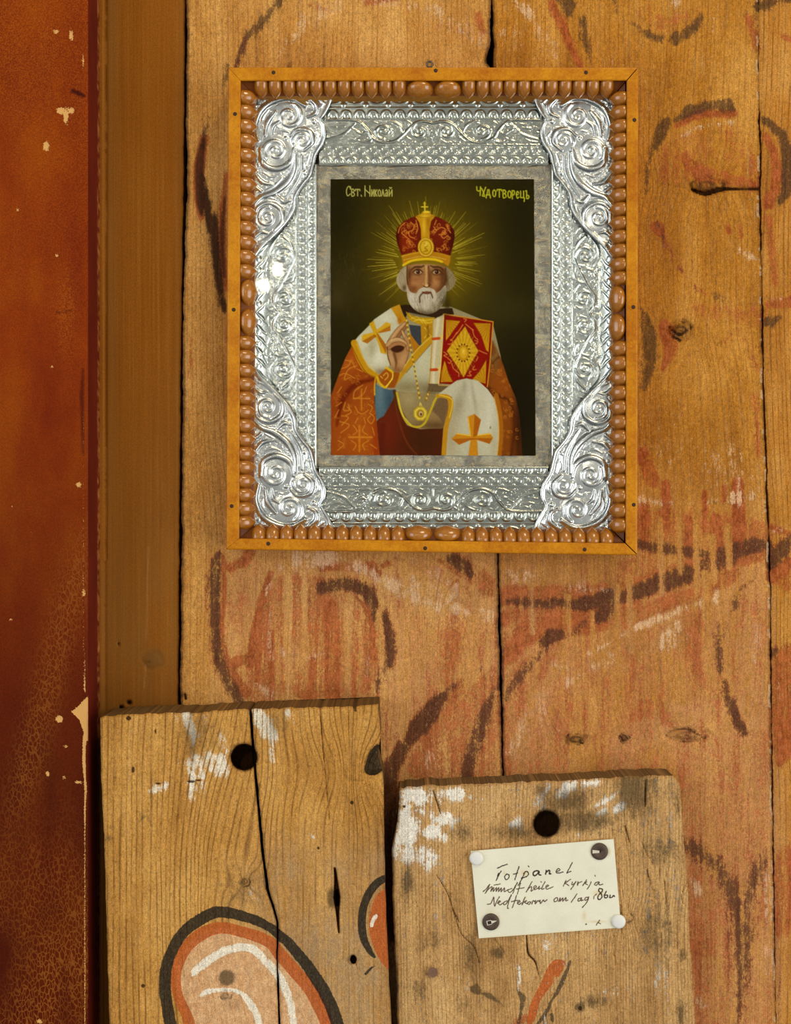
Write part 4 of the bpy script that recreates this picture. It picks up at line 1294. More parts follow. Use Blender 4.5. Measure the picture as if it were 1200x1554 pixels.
zA = lambda *q: [(480 + x / 3.4286, 250 + y / 3.4286) for x, y in q]
zB = lambda *q: [(480 + x / 3.4286, 460 + y / 3.4286) for x, y in q]
zF = lambda *q: [(590 + x / 7.4, 290 + y / 7.4) for x, y in q]
zL = lambda *q: [(500 + x / 7.5, 460 + y / 7.5) for x, y in q]
zR = lambda *q: [(640 + x / 7.5, 460 + y / 7.5) for x, y in q]
ic = Paint(502, 272, 812, 692, 0.85, (36, 30, 6))
rnd = random.Random(11)
Z7 = lambda w: w / 7.5
# background with the halo glow
ic.g(655, 300, 140, 60, (52, 44, 8), 0.5)
ic.g(650, 400, 92, 105, (116, 96, 10), 0.85)
ic.g(650, 395, 60, 66, (140, 116, 14), 0.55)
ic.g(520, 430, 26, 40, (66, 56, 26), 0.45); ic.g(512, 455, 12, 18, (84, 70, 40), 0.4)
ic.g(770, 470, 60, 26, (64, 58, 22), 0.5); ic.g(790, 620, 30, 90, (22, 16, 4), 0.7); ic.g(515, 320, 30, 60, (26, 24, 4), 0.5); ic.g(790, 330, 30, 70, (26, 24, 4), 0.5)
# rays
for a in range(0, 360, 9):
    if 52 < a < 128:
        continue
    for k in range(3):
        an = math.radians(a + k * 2.3 + rnd.uniform(-0.8, 0.8))
        r0 = 46 + rnd.uniform(-4, 6); r1 = rnd.choice((70, 82, 92, 76)) + rnd.uniform(-8, 8) - (12 if 20 < a < 160 else 0)
        cy_ = 398
        p0 = (647 + r0 * math.cos(an), cy_ + r0 * 1.05 * math.sin(an)); p1 = (647 + r1 * math.cos(an), cy_ + r1 * 1.05 * math.sin(an))
        if p1[1] > 470:
            continue
        ic.s([p0, p1], [1.2, 0.4], (214, 198, 62), rnd.uniform(0.2, 0.85), 0.9)
# ---- robe
left = zB((60, 800), (60, 520), (85, 460), (110, 390), (150, 290), (190, 215), (250, 330), (320, 385), (310, 430), (300, 500), (312, 620), (328, 800))
right = zB((900, 160), (940, 240), (975, 330), (1000, 410), (1035, 490), (1050, 560), (1062, 660), (1068, 800), (640, 800), (640, 500), (880, 430))
ic.p(zB((190, 215), (405, 30), (450, 20), (700, 20), (920, 110), (960, 280), (1000, 800), (320, 800), (300, 400)), (150, 140, 105))
ic.p(right, (112, 56, 12)); ic.region(right)
ic.g(*zB((960, 420))[0], 22, 30, (150, 76, 18), 0.8); ic.g(*zB((985, 650))[0], 12, 60, (132, 70, 16), 0.8); ic.g(*zB((1055, 640))[0], 8, 80, (50, 24, 6), 0.9); ic.g(*zB((930, 300))[0], 8, 20, (120, 86, 44), 0.7)
ic.s(zB((880, 430), (940, 480), (1010, 520), (1030, 640), (1010, 800)), 5, (70, 30, 8), 0.7, 4); ic.s(zB((905, 330), (940, 290), (960, 280)), 2, (70, 34, 10), 0.6, 2)
for k in range(46):
    x, y = 745 + rnd.random() * 40, 550 + rnd.random() * 140
    ic.s(spiral(x, y, rnd.uniform(2, 4), rnd.uniform(0, 360), 0.8, rnd.choice((-1, 1)), 1, 9), 1.1, (190, 112, 36), 0.65, 1, sm=False)
ic.clip = None
ic.p(left, (152, 70, 16)); ic.region(left)
ic.g(*zB((150, 480))[0], 12, 34, (120, 44, 8), 0.6, 30); ic.g(*zB((230, 690))[0], 26, 40, (186, 92, 20), 0.6); ic.g(*zB((180, 300))[0], 14, 20, (186, 90, 22), 0.5); ic.g(*zB((310, 720))[0], 6, 50, (150, 50, 10), 0.7)
ic.s(zB((300, 400), (220, 420), (160, 470), (125, 540), (105, 640)), [4, 7, 8, 6, 3], (98, 30, 6), 0.85, 4); ic.s(zB((240, 330), (270, 380), (300, 395)), 4, (110, 36, 8), 0.7, 3)
Yb = (206, 138, 40)
for q in (((205, 330), (165, 350), (145, 400), (175, 390)), ((150, 300), (185, 310), (200, 340)), ((120, 380), (150, 370), (200, 395)), ((240, 360), (210, 345)), ((180, 300), (165, 330), (130, 345)),
          ((240, 430), (200, 460), (195, 500), (240, 480), (260, 440)), ((235, 450), (235, 560)), ((190, 500), (280, 500)), ((200, 540), (215, 570), (240, 580), (270, 560)), ((150, 520), (140, 560), (170, 560), (165, 530)),
          ((130, 590), (165, 600), (130, 640)), ((120, 620), (170, 640), (125, 680)), ((280, 590), (265, 610), (285, 630), (300, 600), (275, 575)), ((222, 640), (222, 780)), ((165, 702), (290, 702)),
          ((190, 640), (210, 670), (190, 690)), ((250, 640), (240, 670), (265, 690)), ((190, 770), (205, 740), (180, 720)), ((250, 770), (240, 740), (270, 720)), ((110, 720), (140, 740), (110, 770)), ((150, 590), (180, 570), (160, 545)),
          ((270, 530), (290, 545), (280, 570)), ((215, 600), (200, 630)), ((245, 600), (255, 630)), ((130, 440), (110, 470)), ((100, 540), (130, 520)), ((95, 600), (115, 560)), ((290, 650), (300, 690)), ((280, 740), (310, 760))):
    ic.s(zB(*q), 1.5, Yb, 0.8)
for k in range(60):
    x, y = rnd.uniform(506, 570), rnd.uniform(545, 690)
    ic.s(spiral(x, y, rnd.uniform(2.2, 4.2), rnd.uniform(0, 360), rnd.uniform(0.6, 1.0), rnd.choice((-1, 1)), 1, 10), 1.0, (196, 122, 34), 0.6, 1, sm=False)
ic.s(zB((232, 460), (232, 560)), 3, (196, 116, 28), 0.6); ic.s(zB((222, 650), (222, 770)), 3.4, (200, 116, 24), 0.7); ic.s(zB((170, 702), (285, 702)), 3, (206, 124, 30), 0.7)
ic.clip = None
# ---- inner cassock
cass = zB((312, 620), (350, 570), (400, 480), (430, 560), (470, 640), (540, 660), (660, 650), (650, 800), (328, 800))
ic.p(cass, (78, 32, 10)); ic.region(cass)
ic.g(*zB((370, 660))[0], 22, 44, (112, 36, 14), 0.8); ic.g(*zB((560, 720))[0], 30, 24, (62, 32, 10), 0.7); ic.s(zB((400, 480), (430, 620), (470, 730), (520, 790)), 2.4, (120, 52, 18), 0.7, 2); ic.s(zB((345, 640), (340, 790)), 7, (84, 24, 10), 0.6, 5)
ic.clip = None
blue = zB((305, 420), (330, 440), (380, 455), (412, 452), (395, 510), (350, 590), (314, 612), (304, 540))
ic.p(blue, (78, 104, 116)); ic.region(blue); ic.g(*zB((330, 470))[0], 6, 26, (104, 128, 136), 0.7); ic.g(*zB((385, 520))[0], 8, 26, (52, 72, 84), 0.8); ic.clip = None
# ---- white stole, centre
stole = zB((625, 110), (600, 190), (470, 335), (410, 440), (420, 465), (600, 480), (660, 470), (660, 100))
ic.p(stole, (176, 172, 138)); ic.region(stole)
ic.g(*zB((560, 300))[0], 20, 30, (204, 200, 168), 0.8); ic.g(*zB((480, 440))[0], 30, 10, (130, 112, 70), 0.7); ic.g(*zB((600, 460))[0], 16, 12, (104, 84, 50), 0.8); ic.clip = None
lap = zB((418, 462), (640, 478), (690, 480), (670, 640), (650, 656), (540, 655), (490, 640), (455, 600), (435, 540))
ic.p(lap, (142, 122, 78)); ic.region(lap); ic.g(*zB((480, 500))[0], 14, 14, (172, 156, 112), 0.7); ic.g(*zB((600, 600))[0], 22, 12, (150, 116, 72), 0.7); ic.g(*zB((620, 640))[0], 30, 8, (92, 64, 34), 0.8); ic.clip = None
ic.s(zB((405, 462), (425, 540), (455, 600)), 5, (72, 40, 14), 0.9, 2)
fold = zB((600, 560), (630, 500), (670, 480), (690, 500), (680, 560), (660, 640), (640, 600)); ic.p(fold, (110, 84, 54), 0.9, 3)
ic.s(zB((418, 470), (436, 555), (470, 625), (520, 648), (560, 630), (590, 570), (620, 500), (650, 476), (690, 478)), 3.2, (196, 168, 34)); ic.s(zB((426, 500), (446, 580), (490, 636)), 1.4, (232, 214, 90), 0.7)
# blue-grey tunic and collar
ic.p(zL((905, 250), (1040, 265), (1050, 475), (1010, 500), (930, 370)), (58, 62, 66)); ic.p(zL((930, 370), (1030, 500), (960, 580), (895, 330)), (176, 112, 24))
ic.p(zL((800, 30), (880, 20), (1190, 60), (1200, 170), (900, 110), (860, 180)), (44, 28, 12)); ic.p(zL((1160, 140), (1230, 70), (1400, 60), (1420, 130), (1200, 180)), (48, 30, 14))
ic.p(zL((870, 100), (960, 150), (1080, 170), (1200, 165), (1200, 250), (1100, 260), (1000, 240), (900, 190)), (190, 146, 20)); ic.p(zL((1040, 240), (1180, 240), (1175, 380), (1045, 470)), (178, 128, 20))
for q in (((900, 130), (960, 180), (1060, 200), (1180, 190)), ((930, 180), (1000, 160), (1060, 230)), ((1060, 180), (1120, 230), (1180, 210)), ((960, 210), (1040, 190), (1100, 240)), ((1080, 280), (1120, 340), (1080, 400)), ((1140, 270), (1110, 330), (1150, 370))):
    ic.s(zL(*q), 1.2, (232, 200, 66), 0.8)
ic.s(zL((1120, 270), (1120, 380)), 4, (110, 70, 14), 0.6, 2)
# diagonal yellow edging
ic.p(zL((1165, 370), (1170, 450), (1000, 640), (880, 780), (790, 900), (740, 960), (790, 810), (870, 690), (980, 560)), (190, 140, 24)); ic.s(zL((1160, 380), (1000, 530), (870, 700), (800, 810)), 1.3, (230, 196, 60), 0.8); ic.s(zL((1170, 450), (1000, 645), (870, 800)), 1.2, (120, 80, 16), 0.7)
# ---- white stole over the shoulder
sh = zL((250, 480), (330, 380), (440, 270), (510, 190), (700, 60), (790, 25), (810, 120), (870, 190), (800, 280), (700, 400), (650, 480), (660, 640), (690, 700), (640, 790), (560, 830), (460, 760), (350, 640))
ic.p(sh, (198, 194, 162)); ic.region(sh)
ic.g(*zL((560, 620))[0], 12, 14, (226, 224, 200), 0.9); ic.g(*zL((640, 170))[0], 14, 10, (216, 214, 190), 0.8); ic.g(*zL((480, 520))[0], 6, 14, (158, 150, 112), 0.6); ic.g(*zL((600, 790))[0], 14, 6, (130, 112, 80), 0.8); ic.g(*zL((380, 450))[0], 8, 10, (216, 214, 186), 0.7); ic.clip = None
ic.p(zL((700, 60), (800, 18), (830, 120), (880, 200), (790, 250), (770, 170)), (196, 140, 24)); ic.g(*zL((800, 200))[0], 4, 6, (160, 80, 14), 0.6)
ic.s(zL((280, 460), (330, 600), (400, 740), (470, 800), (545, 840)), [10, 11, 10, 9, 7], (196, 142, 20)); ic.s(zL((310, 470), (400, 660), (520, 790)), 1.4, (226, 190, 60), 0.7); ic.s(zL((250, 490), (330, 660), (420, 800), (540, 860)), 1.4, (130, 70, 10), 0.8)
# cross on the shoulder
ic.p(zL((450, 240), (500, 205), (545, 330), (640, 480), (650, 590), (580, 570), (560, 480), (500, 340)), (206, 158, 30)); ic.p(zL((365, 385), (380, 365), (490, 340), (590, 270), (640, 220), (700, 240), (690, 310), (560, 350), (500, 400), (430, 465), (370, 440)), (212, 164, 34))
ic.p(zL((530, 330), (600, 420), (655, 500), (640, 580), (560, 420)), (168, 100, 18)); ic.p(zL((510, 360), (540, 380), (430, 465), (370, 440)), (172, 104, 20)); ic.p(zL((545, 340), (690, 260), (695, 320), (580, 345)), (176, 106, 20))
# ---- blessing hand
sk = (176, 128, 80); skd = (104, 62, 30); skl = (206, 166, 116)
ic.p(zL((655, 500), (690, 440), (780, 420), (870, 440), (905, 500), (900, 580), (870, 680), (810, 790), (740, 785), (690, 710), (660, 610)), (164, 116, 70), sm=True)
ic.g(*zL((705, 640))[0], 4, 13, skl, 0.7, -12); ic.g(*zL((835, 650))[0], 6, 15, (196, 150, 98), 0.8, 18); ic.s(zL((735, 580), (758, 680), (752, 750)), [4, 3, 1], (92, 54, 26), 0.75, 2.5); ic.g(*zL((770, 770))[0], 9, 4, (120, 76, 40), 0.6)
ic.p(zL((695, 515), (740, 485), (800, 480), (850, 500), (835, 545), (770, 570), (715, 555)), (58, 28, 12), 0.95, 2.5, sm=True)
# raised first finger, second finger, curled fingers and thumb
for q, w, c0 in ((((740, 430), (800, 350), (850, 290), (885, 225)), [6, 6, 5, 3], (148, 98, 56)), (((685, 450), (730, 380), (790, 300), (865, 228)), [7, 7, 6, 3.5], (184, 136, 86)),
                 (((905, 520), (892, 440), (862, 390), (826, 322)), [7.5, 6.5, 5.5, 3.5], (178, 130, 80)), (((660, 490), (700, 440), (770, 420), (840, 445), (868, 470)), [6, 6.5, 6.5, 6, 4], (192, 146, 96)), (((675, 520), (730, 478), (800, 466), (850, 485)), [4, 5, 5, 4], (168, 118, 72))):
    ic.s(zL(*q), np.array(w) + 1.2, (92, 54, 28), 0.85, 1.2); ic.s(zL(*q), w, c0, 1, 1.0)
ic.s(zL((700, 425), (760, 335), (850, 240)), 1.5, (216, 176, 124), 0.7); ic.s(zL((850, 385), (830, 335)), 1.5, (222, 184, 134), 0.7); ic.s(zL((690, 440), (770, 412), (835, 436)), 1.5, (218, 178, 126), 0.7)
ic.s(zL((655, 500), (660, 600), (692, 710)), 1.3, (84, 48, 22), 0.8); ic.s(zL((905, 500), (900, 590), (866, 690)), 1.2, (104, 62, 30), 0.7)
# cuff
ic.p(zL((540, 850), (600, 790), (650, 740), (720, 800), (720, 860), (640, 970), (560, 900)), (160, 80, 16)); ic.s(zL((645, 740), (720, 800), (715, 870), (635, 965), (565, 910), (540, 850)), 3.6, (214, 172, 24)); ic.s(zL((720, 820), (710, 870), (640, 960)), 1.2, (250, 230, 90), 0.8)
ic.p(zL((730, 790), (800, 800), (770, 900), (740, 970), (650, 970), (720, 870)), (152, 78, 18)); ic.s(zL((610, 830), (650, 800), (665, 840), (630, 880)), 1.5, (224, 170, 60), 0.9); ic.s(zL((580, 840), (600, 860)), 1.5, (224, 170, 60), 0.9); ic.s(zL((520, 860), (510, 960), (512, 1050)), 2, (220, 180, 30), 0.8)
# ---- chain and pendant
for (x0, y0, x1, y1, n) in ((616.5, 483, 622, 520, 11), (622, 520, 637, 607, 24), (652, 590, 645, 610, 7)):
    for k in range(n):
        t = k / n
        ic.e(x0 + (x1 - x0) * t, y0 + (y1 - y0) * t + 1, 1.3, 2.0, (222, 186, 60) if k % 2 else (140, 100, 24), 0.95, 0.9, 20 if k % 2 else -20)
px_, py_ = zB((540, 578))[0]
ic.p([(px_ + 11 * math.cos(k * math.pi / 4 + 0.4), py_ + 11.5 * math.sin(k * math.pi / 4 + 0.4)) for k in range(8)], (196, 166, 36)); ic.s([(px_ + 8 * math.cos(k * math.pi / 4 + 0.4), py_ + 8.4 * math.sin(k * math.pi / 4 + 0.4)) for k in range(9)], 1.3, (236, 216, 96), 1, 1, sm=False)
ic.e(px_, py_, 5, 5.4, (150, 116, 24)); ic.e(px_ + 0.5, py_, 3.2, 3.8, (206, 176, 120)); ic.e(px_ + 1, py_ + 1, 1.5, 2, (84, 40, 24)); ic.s([(px_ - 1, py_ - 12), (px_, py_ - 16), (px_ + 2, py_ - 12)], 1.5, (226, 200, 80))
# ---- book
book = zR((258, 135), (815, 215), (775, 700), (740, 960), (190, 920), (215, 720), (240, 480))
ic.p(zR((125, 195), (215, 150), (260, 130), (190, 930), (80, 930), (110, 560)), (196, 182, 140)); ic.s(zR((190, 180), (140, 600), (130, 920)), 4, (222, 212, 176), 0.8, 3); ic.s(zR((130, 195), (115, 500), (85, 930)), 1.5, (186, 140, 40)); ic.s(zR((80, 930), (180, 935)), 2.4, (90, 60, 26), 0.8)
ic.p(zR((80, 930), (190, 925), (330, 945), (240, 1020), (60, 1010)), (104, 84, 54))
ic.p(book, (128, 20, 8)); ic.region(book)
yel = (196, 142, 20)
ic.p(zR((278, 195), (440, 210), (350, 330), (275, 470)), yel); ic.p(zR((595, 230), (785, 235), (760, 560), (735, 540), (680, 370)), yel); ic.p(zR((262, 650), (300, 800), (350, 900), (215, 905), (225, 780)), yel); ic.p(zR((735, 650), (725, 920), (570, 880), (660, 780)), yel)
ic.p(zR((495, 270), (560, 400), (645, 550), (560, 690), (475, 850), (400, 720), (285, 550), (380, 420)), (204, 156, 26))
for cx_, cy_, n, r0, r1, a0, a1 in ((275, 195, 7, 20, 250, 5, 80), (785, 240, 8, 20, 280, 100, 178), (225, 905, 6, 20, 220, -85, -10), (725, 915, 6, 20, 240, 190, 260)):
    for k in range(n):
        a = math.radians(a0 + (a1 - a0) * k / (n - 1))
        ic.s(zR((cx_ + r0 * math.cos(a), cy_ + r0 * math.sin(a)), (cx_ + r1 * 0.7 * math.cos(a), cy_ + r1 * 0.7 * math.sin(a))), [0.6, 1.5], (150, 88, 10), 0.6)
for k in range(40):
    a = k * math.pi / 20
    ic.s(zR((470 + 95 * math.cos(a), 570 + 125 * math.sin(a)), (470 + 165 * math.cos(a), 570 + 250 * math.sin(a))), [0.8, 1.0], (240, 204, 60) if k % 2 else (160, 104, 12), 0.45)
# red lozenge bands drawn over the rays
for q in (((490, 190), (380, 350), (250, 520)), ((510, 190), (620, 350), (690, 530)), ((250, 580), (340, 760), (400, 890)), ((690, 570), (620, 740), (520, 880))):
    ic.s(zR(*q), [7, 9, 9], (136, 18, 10), 1, 1.4)
for q in (((470, 250), (430, 310), (400, 350)), ((400, 340), (360, 400), (330, 430)), ((330, 420), (355, 440), (330, 470), (300, 470)), ((500, 240), (560, 290), (590, 310)), ((580, 310), (600, 380), (640, 420)), ((610, 430), (640, 440), (620, 470)), ((300, 640), (330, 660), (320, 690), (300, 680)),
          ((340, 690), (360, 750), (390, 770)), ((390, 780), (420, 800), (420, 840)), ((600, 720), (580, 760), (620, 760)), ((560, 780), (540, 800), (560, 830), (520, 830)), ((250, 560), (290, 590), (250, 600), (300, 630)), ((650, 540), (690, 560), (740, 580)), ((480, 180), (510, 190), (490, 215)), ((640, 620), (620, 660))):
    ic.s(zR(*q), 1.2, (224, 150, 60), 0.85)
ic.e(*zR((472, 570))[0], 10.5, 15, (220, 182, 50)); ic.e(*zR((472, 570))[0], 9, 13.2, (186, 132, 16)); ic.e(*zR((475, 570))[0], 6, 9, (208, 160, 30)); ic.g(*zR((475, 555))[0], 2.5, 4, (240, 206, 80), 0.8)
for k in range(14):
    a = k * math.pi / 7
    ic.e(*zR((472 + 74 * math.cos(a), 570 + 100 * math.sin(a)))[0], 1.2, 1.3, (84, 34, 8), 0.95, 0.8)
ic.clip = None
ic.s(zR((260, 128), (815, 215), (775, 700), (745, 955)), 1.6, (204, 142, 40), sm=False); ic.s(zR((250, 130), (215, 720), (190, 930)), 1.5, (226, 196, 90), sm=False); ic.s(zR((190, 938), (330, 945)), 1.4, (196, 160, 80))
ic.s(zR((130, 412), (200, 405)), 4.2, (190, 74, 20)); ic.s(zR((105, 765), (170, 762)), 4.4, (190, 70, 16)); ic.s(zR((205, 380), (240, 375), (215, 410)), 1.3, (230, 196, 70)); ic.s(zR((180, 745), (205, 745), (190, 785)), 1.3, (230, 196, 70))
ic.s(zR((815, 440), (860, 570), (790, 640)), 4, (132, 100, 56), 0.7, 3)
# ---- cloth draped over the left hand
cl = zB((630, 480), (680, 440), (730, 405), (780, 394), (840, 405), (890, 450), (925, 500), (945, 580), (955, 680), (950, 800), (650, 800), (660, 650), (690, 560), (705, 490))
ic.p(cl, (192, 186, 158)); ic.region(cl)
ic.g(*zB((800, 470))[0], 26, 18, (206, 202, 180), 0.7); ic.g(*zB((740, 530))[0], 9, 24, (148, 138, 108), 0.7, 15); ic.g(*zB((700, 700))[0], 10, 40, (160, 140, 100), 0.5); ic.g(*zB((900, 600))[0], 8, 50, (214, 212, 190), 0.8); ic.g(*zB((850, 640))[0], 10, 20, (214, 212, 190), 0.6); ic.g(*zB((820, 500))[0], 3, 26, (150, 140, 112), 0.5, -10); ic.g(*zB((770, 440))[0], 4, 10, (150, 140, 112), 0.5); ic.g(*zB((920, 740))[0], 6, 30, (176, 166, 130), 0.6); ic.clip = None
ic.s(zB((628, 484), (680, 490), (698, 520), (692, 580), (672, 660), (660, 800)), [5, 7, 8, 7, 7, 7], (190, 136, 26)); ic.s(zB((640, 480), (700, 500), (705, 540), (690, 600)), 1.6, (230, 200, 60), 0.8); ic.s(zB((935, 480), (955, 580), (960, 680), (950, 800)), 6.5, (164, 96, 18)); ic.s(zB((925, 490), (945, 600), (948, 700), (938, 800)), 1.4, (222, 166, 60), 0.8)
ic.p(zB((785, 595), (822, 578), (855, 610), (835, 690), (900, 678), (918, 702), (900, 735), (835, 715), (840, 800), (788, 800), (800, 715), (740, 740), (702, 708), (730, 680), (800, 690)), (200, 132, 26))
ic.p(zB((822, 580), (855, 610), (835, 690), (815, 700)), (168, 92, 16)); ic.p(zB((705, 710), (810, 705), (915, 705), (900, 735), (835, 712), (800, 715), (740, 740)), (170, 94, 18)); ic.s(zB((730, 682), (800, 692)), 1.6, (236, 190, 60)); ic.s(zB((838, 690), (905, 682)), 1.6, (236, 190, 60)); ic.s(zB((788, 600), (800, 690)), 1.6, (230, 180, 56)); ic.e(*zB((904, 650))[0], 1, 2, (110, 84, 30), 0.8)
# ---- head
ic.p(zF((210, 840), (640, 850), (650, 1000), (620, 1150), (560, 1290), (440, 1380), (300, 1340), (220, 1230), (200, 1050)), (158, 108, 64), sm=True)
ic.g(*zF((420, 870))[0], 22, 6, (196, 156, 100), 0.9); ic.g(*zF((290, 1030))[0], 7, 9, (190, 130, 78), 0.8); ic.g(*zF((530, 1020))[0], 8, 9, (186, 128, 76), 0.8); ic.g(*zF((610, 1050))[0], 5, 16, (92, 54, 24), 0.8); ic.g(*zF((225, 1000))[0], 4, 14, (110, 66, 32), 0.8); ic.g(*zF((250, 1110))[0], 6, 6, (120, 66, 34), 0.7); ic.g(*zF((590, 1120))[0], 8, 6, (84, 46, 20), 0.8)
ic.g(*zF((320, 905))[0], 11, 6, (112, 66, 34), 0.85); ic.g(*zF((540, 905))[0], 11, 6, (104, 62, 30), 0.85)
# hair
for q, col in ((((200, 850), (150, 880), (95, 960), (90, 1030), (120, 1090), (170, 1130), (210, 1120), (200, 1000)), (168, 152, 118)), (((640, 860), (700, 890), (750, 980), (745, 1050), (700, 1110), (650, 1130), (630, 1080), (660, 960)), (140, 122, 86))):
    ic.p(zF(*q), col, sm=True)
for k in range(9):
    ic.s(zF((190 - k * 8, 860 + k * 4), (125 + k * 6, 960), (150 + k * 6, 1110)), 1.0, (206, 194, 164) if k % 2 else (112, 92, 60), 0.6); ic.s(zF((655 + k * 8, 880 + k * 6), (730 - k * 7, 1000), (660 + k * 3, 1110)), 1.0, (190, 176, 142) if k % 2 else (86, 68, 40), 0.6)
ic.g(*zF((175, 1090))[0], 3, 5, (80, 54, 30), 0.8); ic.g(*zF((650, 1000))[0], 2.5, 10, (70, 46, 22), 0.8)
# beard
beard = zF((205, 1060), (240, 1130), (310, 1150), (350, 1105), (400, 1085), (470, 1100), (525, 1150), (590, 1110), (640, 1060), (645, 1180), (610, 1270), (540, 1350), (440, 1385), (330, 1360), (250, 1290), (210, 1190))
ic.p(beard, (176, 164, 140), sm=True); m_ = beard; ic.region(beard, True)
ic.g(*zF((260, 1200))[0], 6, 12, (214, 206, 188), 0.8); ic.g(*zF((420, 1220))[0], 8, 14, (206, 196, 176), 0.8); ic.g(*zF((610, 1250))[0], 7, 18, (84, 72, 46), 0.85); ic.g(*zF((540, 1330))[0], 9, 8, (110, 96, 66), 0.7); ic.g(*zF((330, 1350))[0], 10, 4, (140, 122, 92), 0.7)
for k in range(60):
    x, y = rnd.uniform(215, 630), rnd.uniform(1150, 1340)
    ic.s(zF((x, y), (x + (430 - x) * 0.1, y + 50)), 0.8, (226, 220, 206) if k % 3 else (120, 104, 76), 0.5)
ic.clip = None
ic.s(zF((345, 1240), (330, 1180), (350, 1130), (400, 1105), (440, 1105), (500, 1130), (515, 1180), (505, 1230)), [3, 5, 6, 6, 6, 6, 5, 3], (196, 184, 160)); ic.s(zF((350, 1250), (350, 1190), (385, 1150), (430, 1135), (475, 1150), (495, 1200)), [2.5, 2.5, 2, 2, 2, 2], (84, 56, 36), 0.85, 1.5); ic.s(zF((385, 1142), (430, 1150), (470, 1142)), 3.2, (108, 56, 36), 0.95)
# nose and eyes
ic.s(zF((425, 850), (428, 950), (426, 1060)), [4, 4, 6], (200, 154, 98), 0.9, 3); ic.s(zF((452, 850), (455, 960), (452, 1060)), [3, 4, 4], (110, 66, 32), 0.8, 3); ic.s(zF((388, 1060), (410, 1078), (440, 1080), (470, 1055)), 1.8, (84, 44, 22), 0.85); ic.e(*zF((395, 1048))[0], 2.2, 2.6, (178, 122, 72), 0.8); ic.e(*zF((428, 1062))[0], 2.4, 2.2, (222, 182, 128), 0.8)
for ex, ey, sg in ((330, 912, 1), (540, 912, -1)):
    ic.e(*zF((ex, ey))[0], 6.0, 3.2, (188, 160, 120), 0.9, 1.2); ic.e(*zF((ex + 2, ey))[0], 3.0, 3.2, (56, 28, 12)); ic.e(*zF((ex - 5, ey - 8))[0], 0.7, 0.7, (200, 180, 150), 0.9)
    ic.s(zF((ex - 58, ey + 5), (ex - 20, ey - 26), (ex + 20, ey - 26), (ex + 55, ey + 2)), [1.2, 2, 2, 1.2], (66, 36, 18)); ic.s(zF((ex - 45, ey + 18), (ex, ey + 36), (ex + 45, ey + 16)), 1.5, (98, 58, 30), 0.7, 1.5)
    ic.s(zF((ex - 78 * sg, ey - 25), (ex - 30 * sg, ey - 56), (ex + 30 * sg, ey - 56), (ex + 66 * sg, ey - 72)), [1.5, 3, 3.2, 2], (70, 42, 20), 0.9, 1.6)
ic.s(zF((400, 842), (404, 880)), 1.2, (120, 76, 40), 0.7); ic.s(zF((450, 842), (446, 880)), 1.2, (96, 58, 28), 0.8); ic.s(zF((210, 850), (205, 960), (215, 1050)), 1.5, (70, 44, 22), 0.8); ic.s(zF((640, 870), (640, 960), (630, 1060)), 2, (70, 44, 22), 0.7)
ic.g(*zF((235, 930))[0], 3.5, 9, (84, 50, 24), 0.7); ic.g(*zF((610, 930))[0], 5, 10, (74, 42, 18), 0.75); ic.g(*zF((300, 1000))[0], 6, 3, (128, 76, 40), 0.5); ic.g(*zF((560, 990))[0], 6, 3, (116, 68, 34), 0.5)
ic.g(*zF((475, 990))[0], 3, 12, (96, 56, 26), 0.6); ic.g(*zF((290, 1100))[0], 5, 5, (104, 58, 28), 0.6); ic.g(*zF((420, 1380))[0], 26, 5, (60, 40, 20), 0.55); ic.g(*zF((660, 1280))[0], 5, 14, (44, 34, 12), 0.7)
for q in (((380, 860), (395, 845)), ((300, 848), (350, 840), (380, 850)), ((480, 850), (540, 842), (600, 856))):
    ic.s(zF(*q), 1.2, (112, 72, 38), 0.6, 1.4)
# ---- mitre
mit = zF((145, 720), (100, 600), (82, 500), (100, 420), (170, 340), (250, 300), (310, 280), (520, 280), (600, 310), (690, 370), (740, 440), (748, 520), (720, 640), (695, 725), (560, 690), (420, 680), (280, 690))
ic.p(mit, (98, 26, 8)); ic.region(mit)
ic.g(*zF((210, 560))[0], 14, 20, (136, 40, 12), 0.8); ic.g(*zF((560, 480))[0], 16, 20, (116, 34, 12), 0.7); ic.g(*zF((720, 560))[0], 6, 30, (60, 14, 6), 0.8); ic.g(*zF((100, 540))[0], 4, 30, (64, 16, 6), 0.8)
for side in ((170, 330), (510, 710)):
    for k in range(26):
        x, y = rnd.uniform(side[0] - 40, side[1]), rnd.uniform(330, 690)
        ic.s([(a, b_) for a, b_ in spiral(*zF((x, y))[0], rnd.uniform(2.2, 4.4), rnd.uniform(0, 360), rnd.uniform(0.7, 1.1), rnd.choice((-1, 1)), 1.0, 12)], 1.1, (206, 128, 42), rnd.uniform(0.5, 0.9), 1, sm=False)
for q in (((250, 350), (290, 390), (270, 440), (230, 460), (240, 510), (290, 530)), ((200, 440), (150, 470), (190, 510), (230, 540)), ((180, 360), (130, 410), (110, 470)), ((310, 330), (330, 420), (310, 480)), ((510, 400), (540, 440), (590, 410), (640, 430), (620, 480), (570, 490)), ((540, 330), (520, 380)), ((590, 500), (620, 530), (670, 500)), ((660, 400), (700, 470))):
    ic.s(zF(*q), 1.4, (222, 140, 50), 0.85)
ic.clip = None
ic.p(zF((300, 285), (360, 262), (390, 230), (465, 228), (480, 262), (528, 280), (480, 340), (462, 430), (465, 560), (370, 560), (365, 430), (345, 350)), (192, 138, 20)); ic.g(*zF((400, 400))[0], 3, 14, (232, 186, 50), 0.8); ic.g(*zF((450, 330))[0], 3, 10, (150, 90, 14), 0.6); ic.s(zF((310, 285), (420, 300), (520, 282)), 1.4, (120, 76, 10), 0.5); ic.g(*zF((420, 280))[0], 8, 3, (224, 190, 50), 0.7)
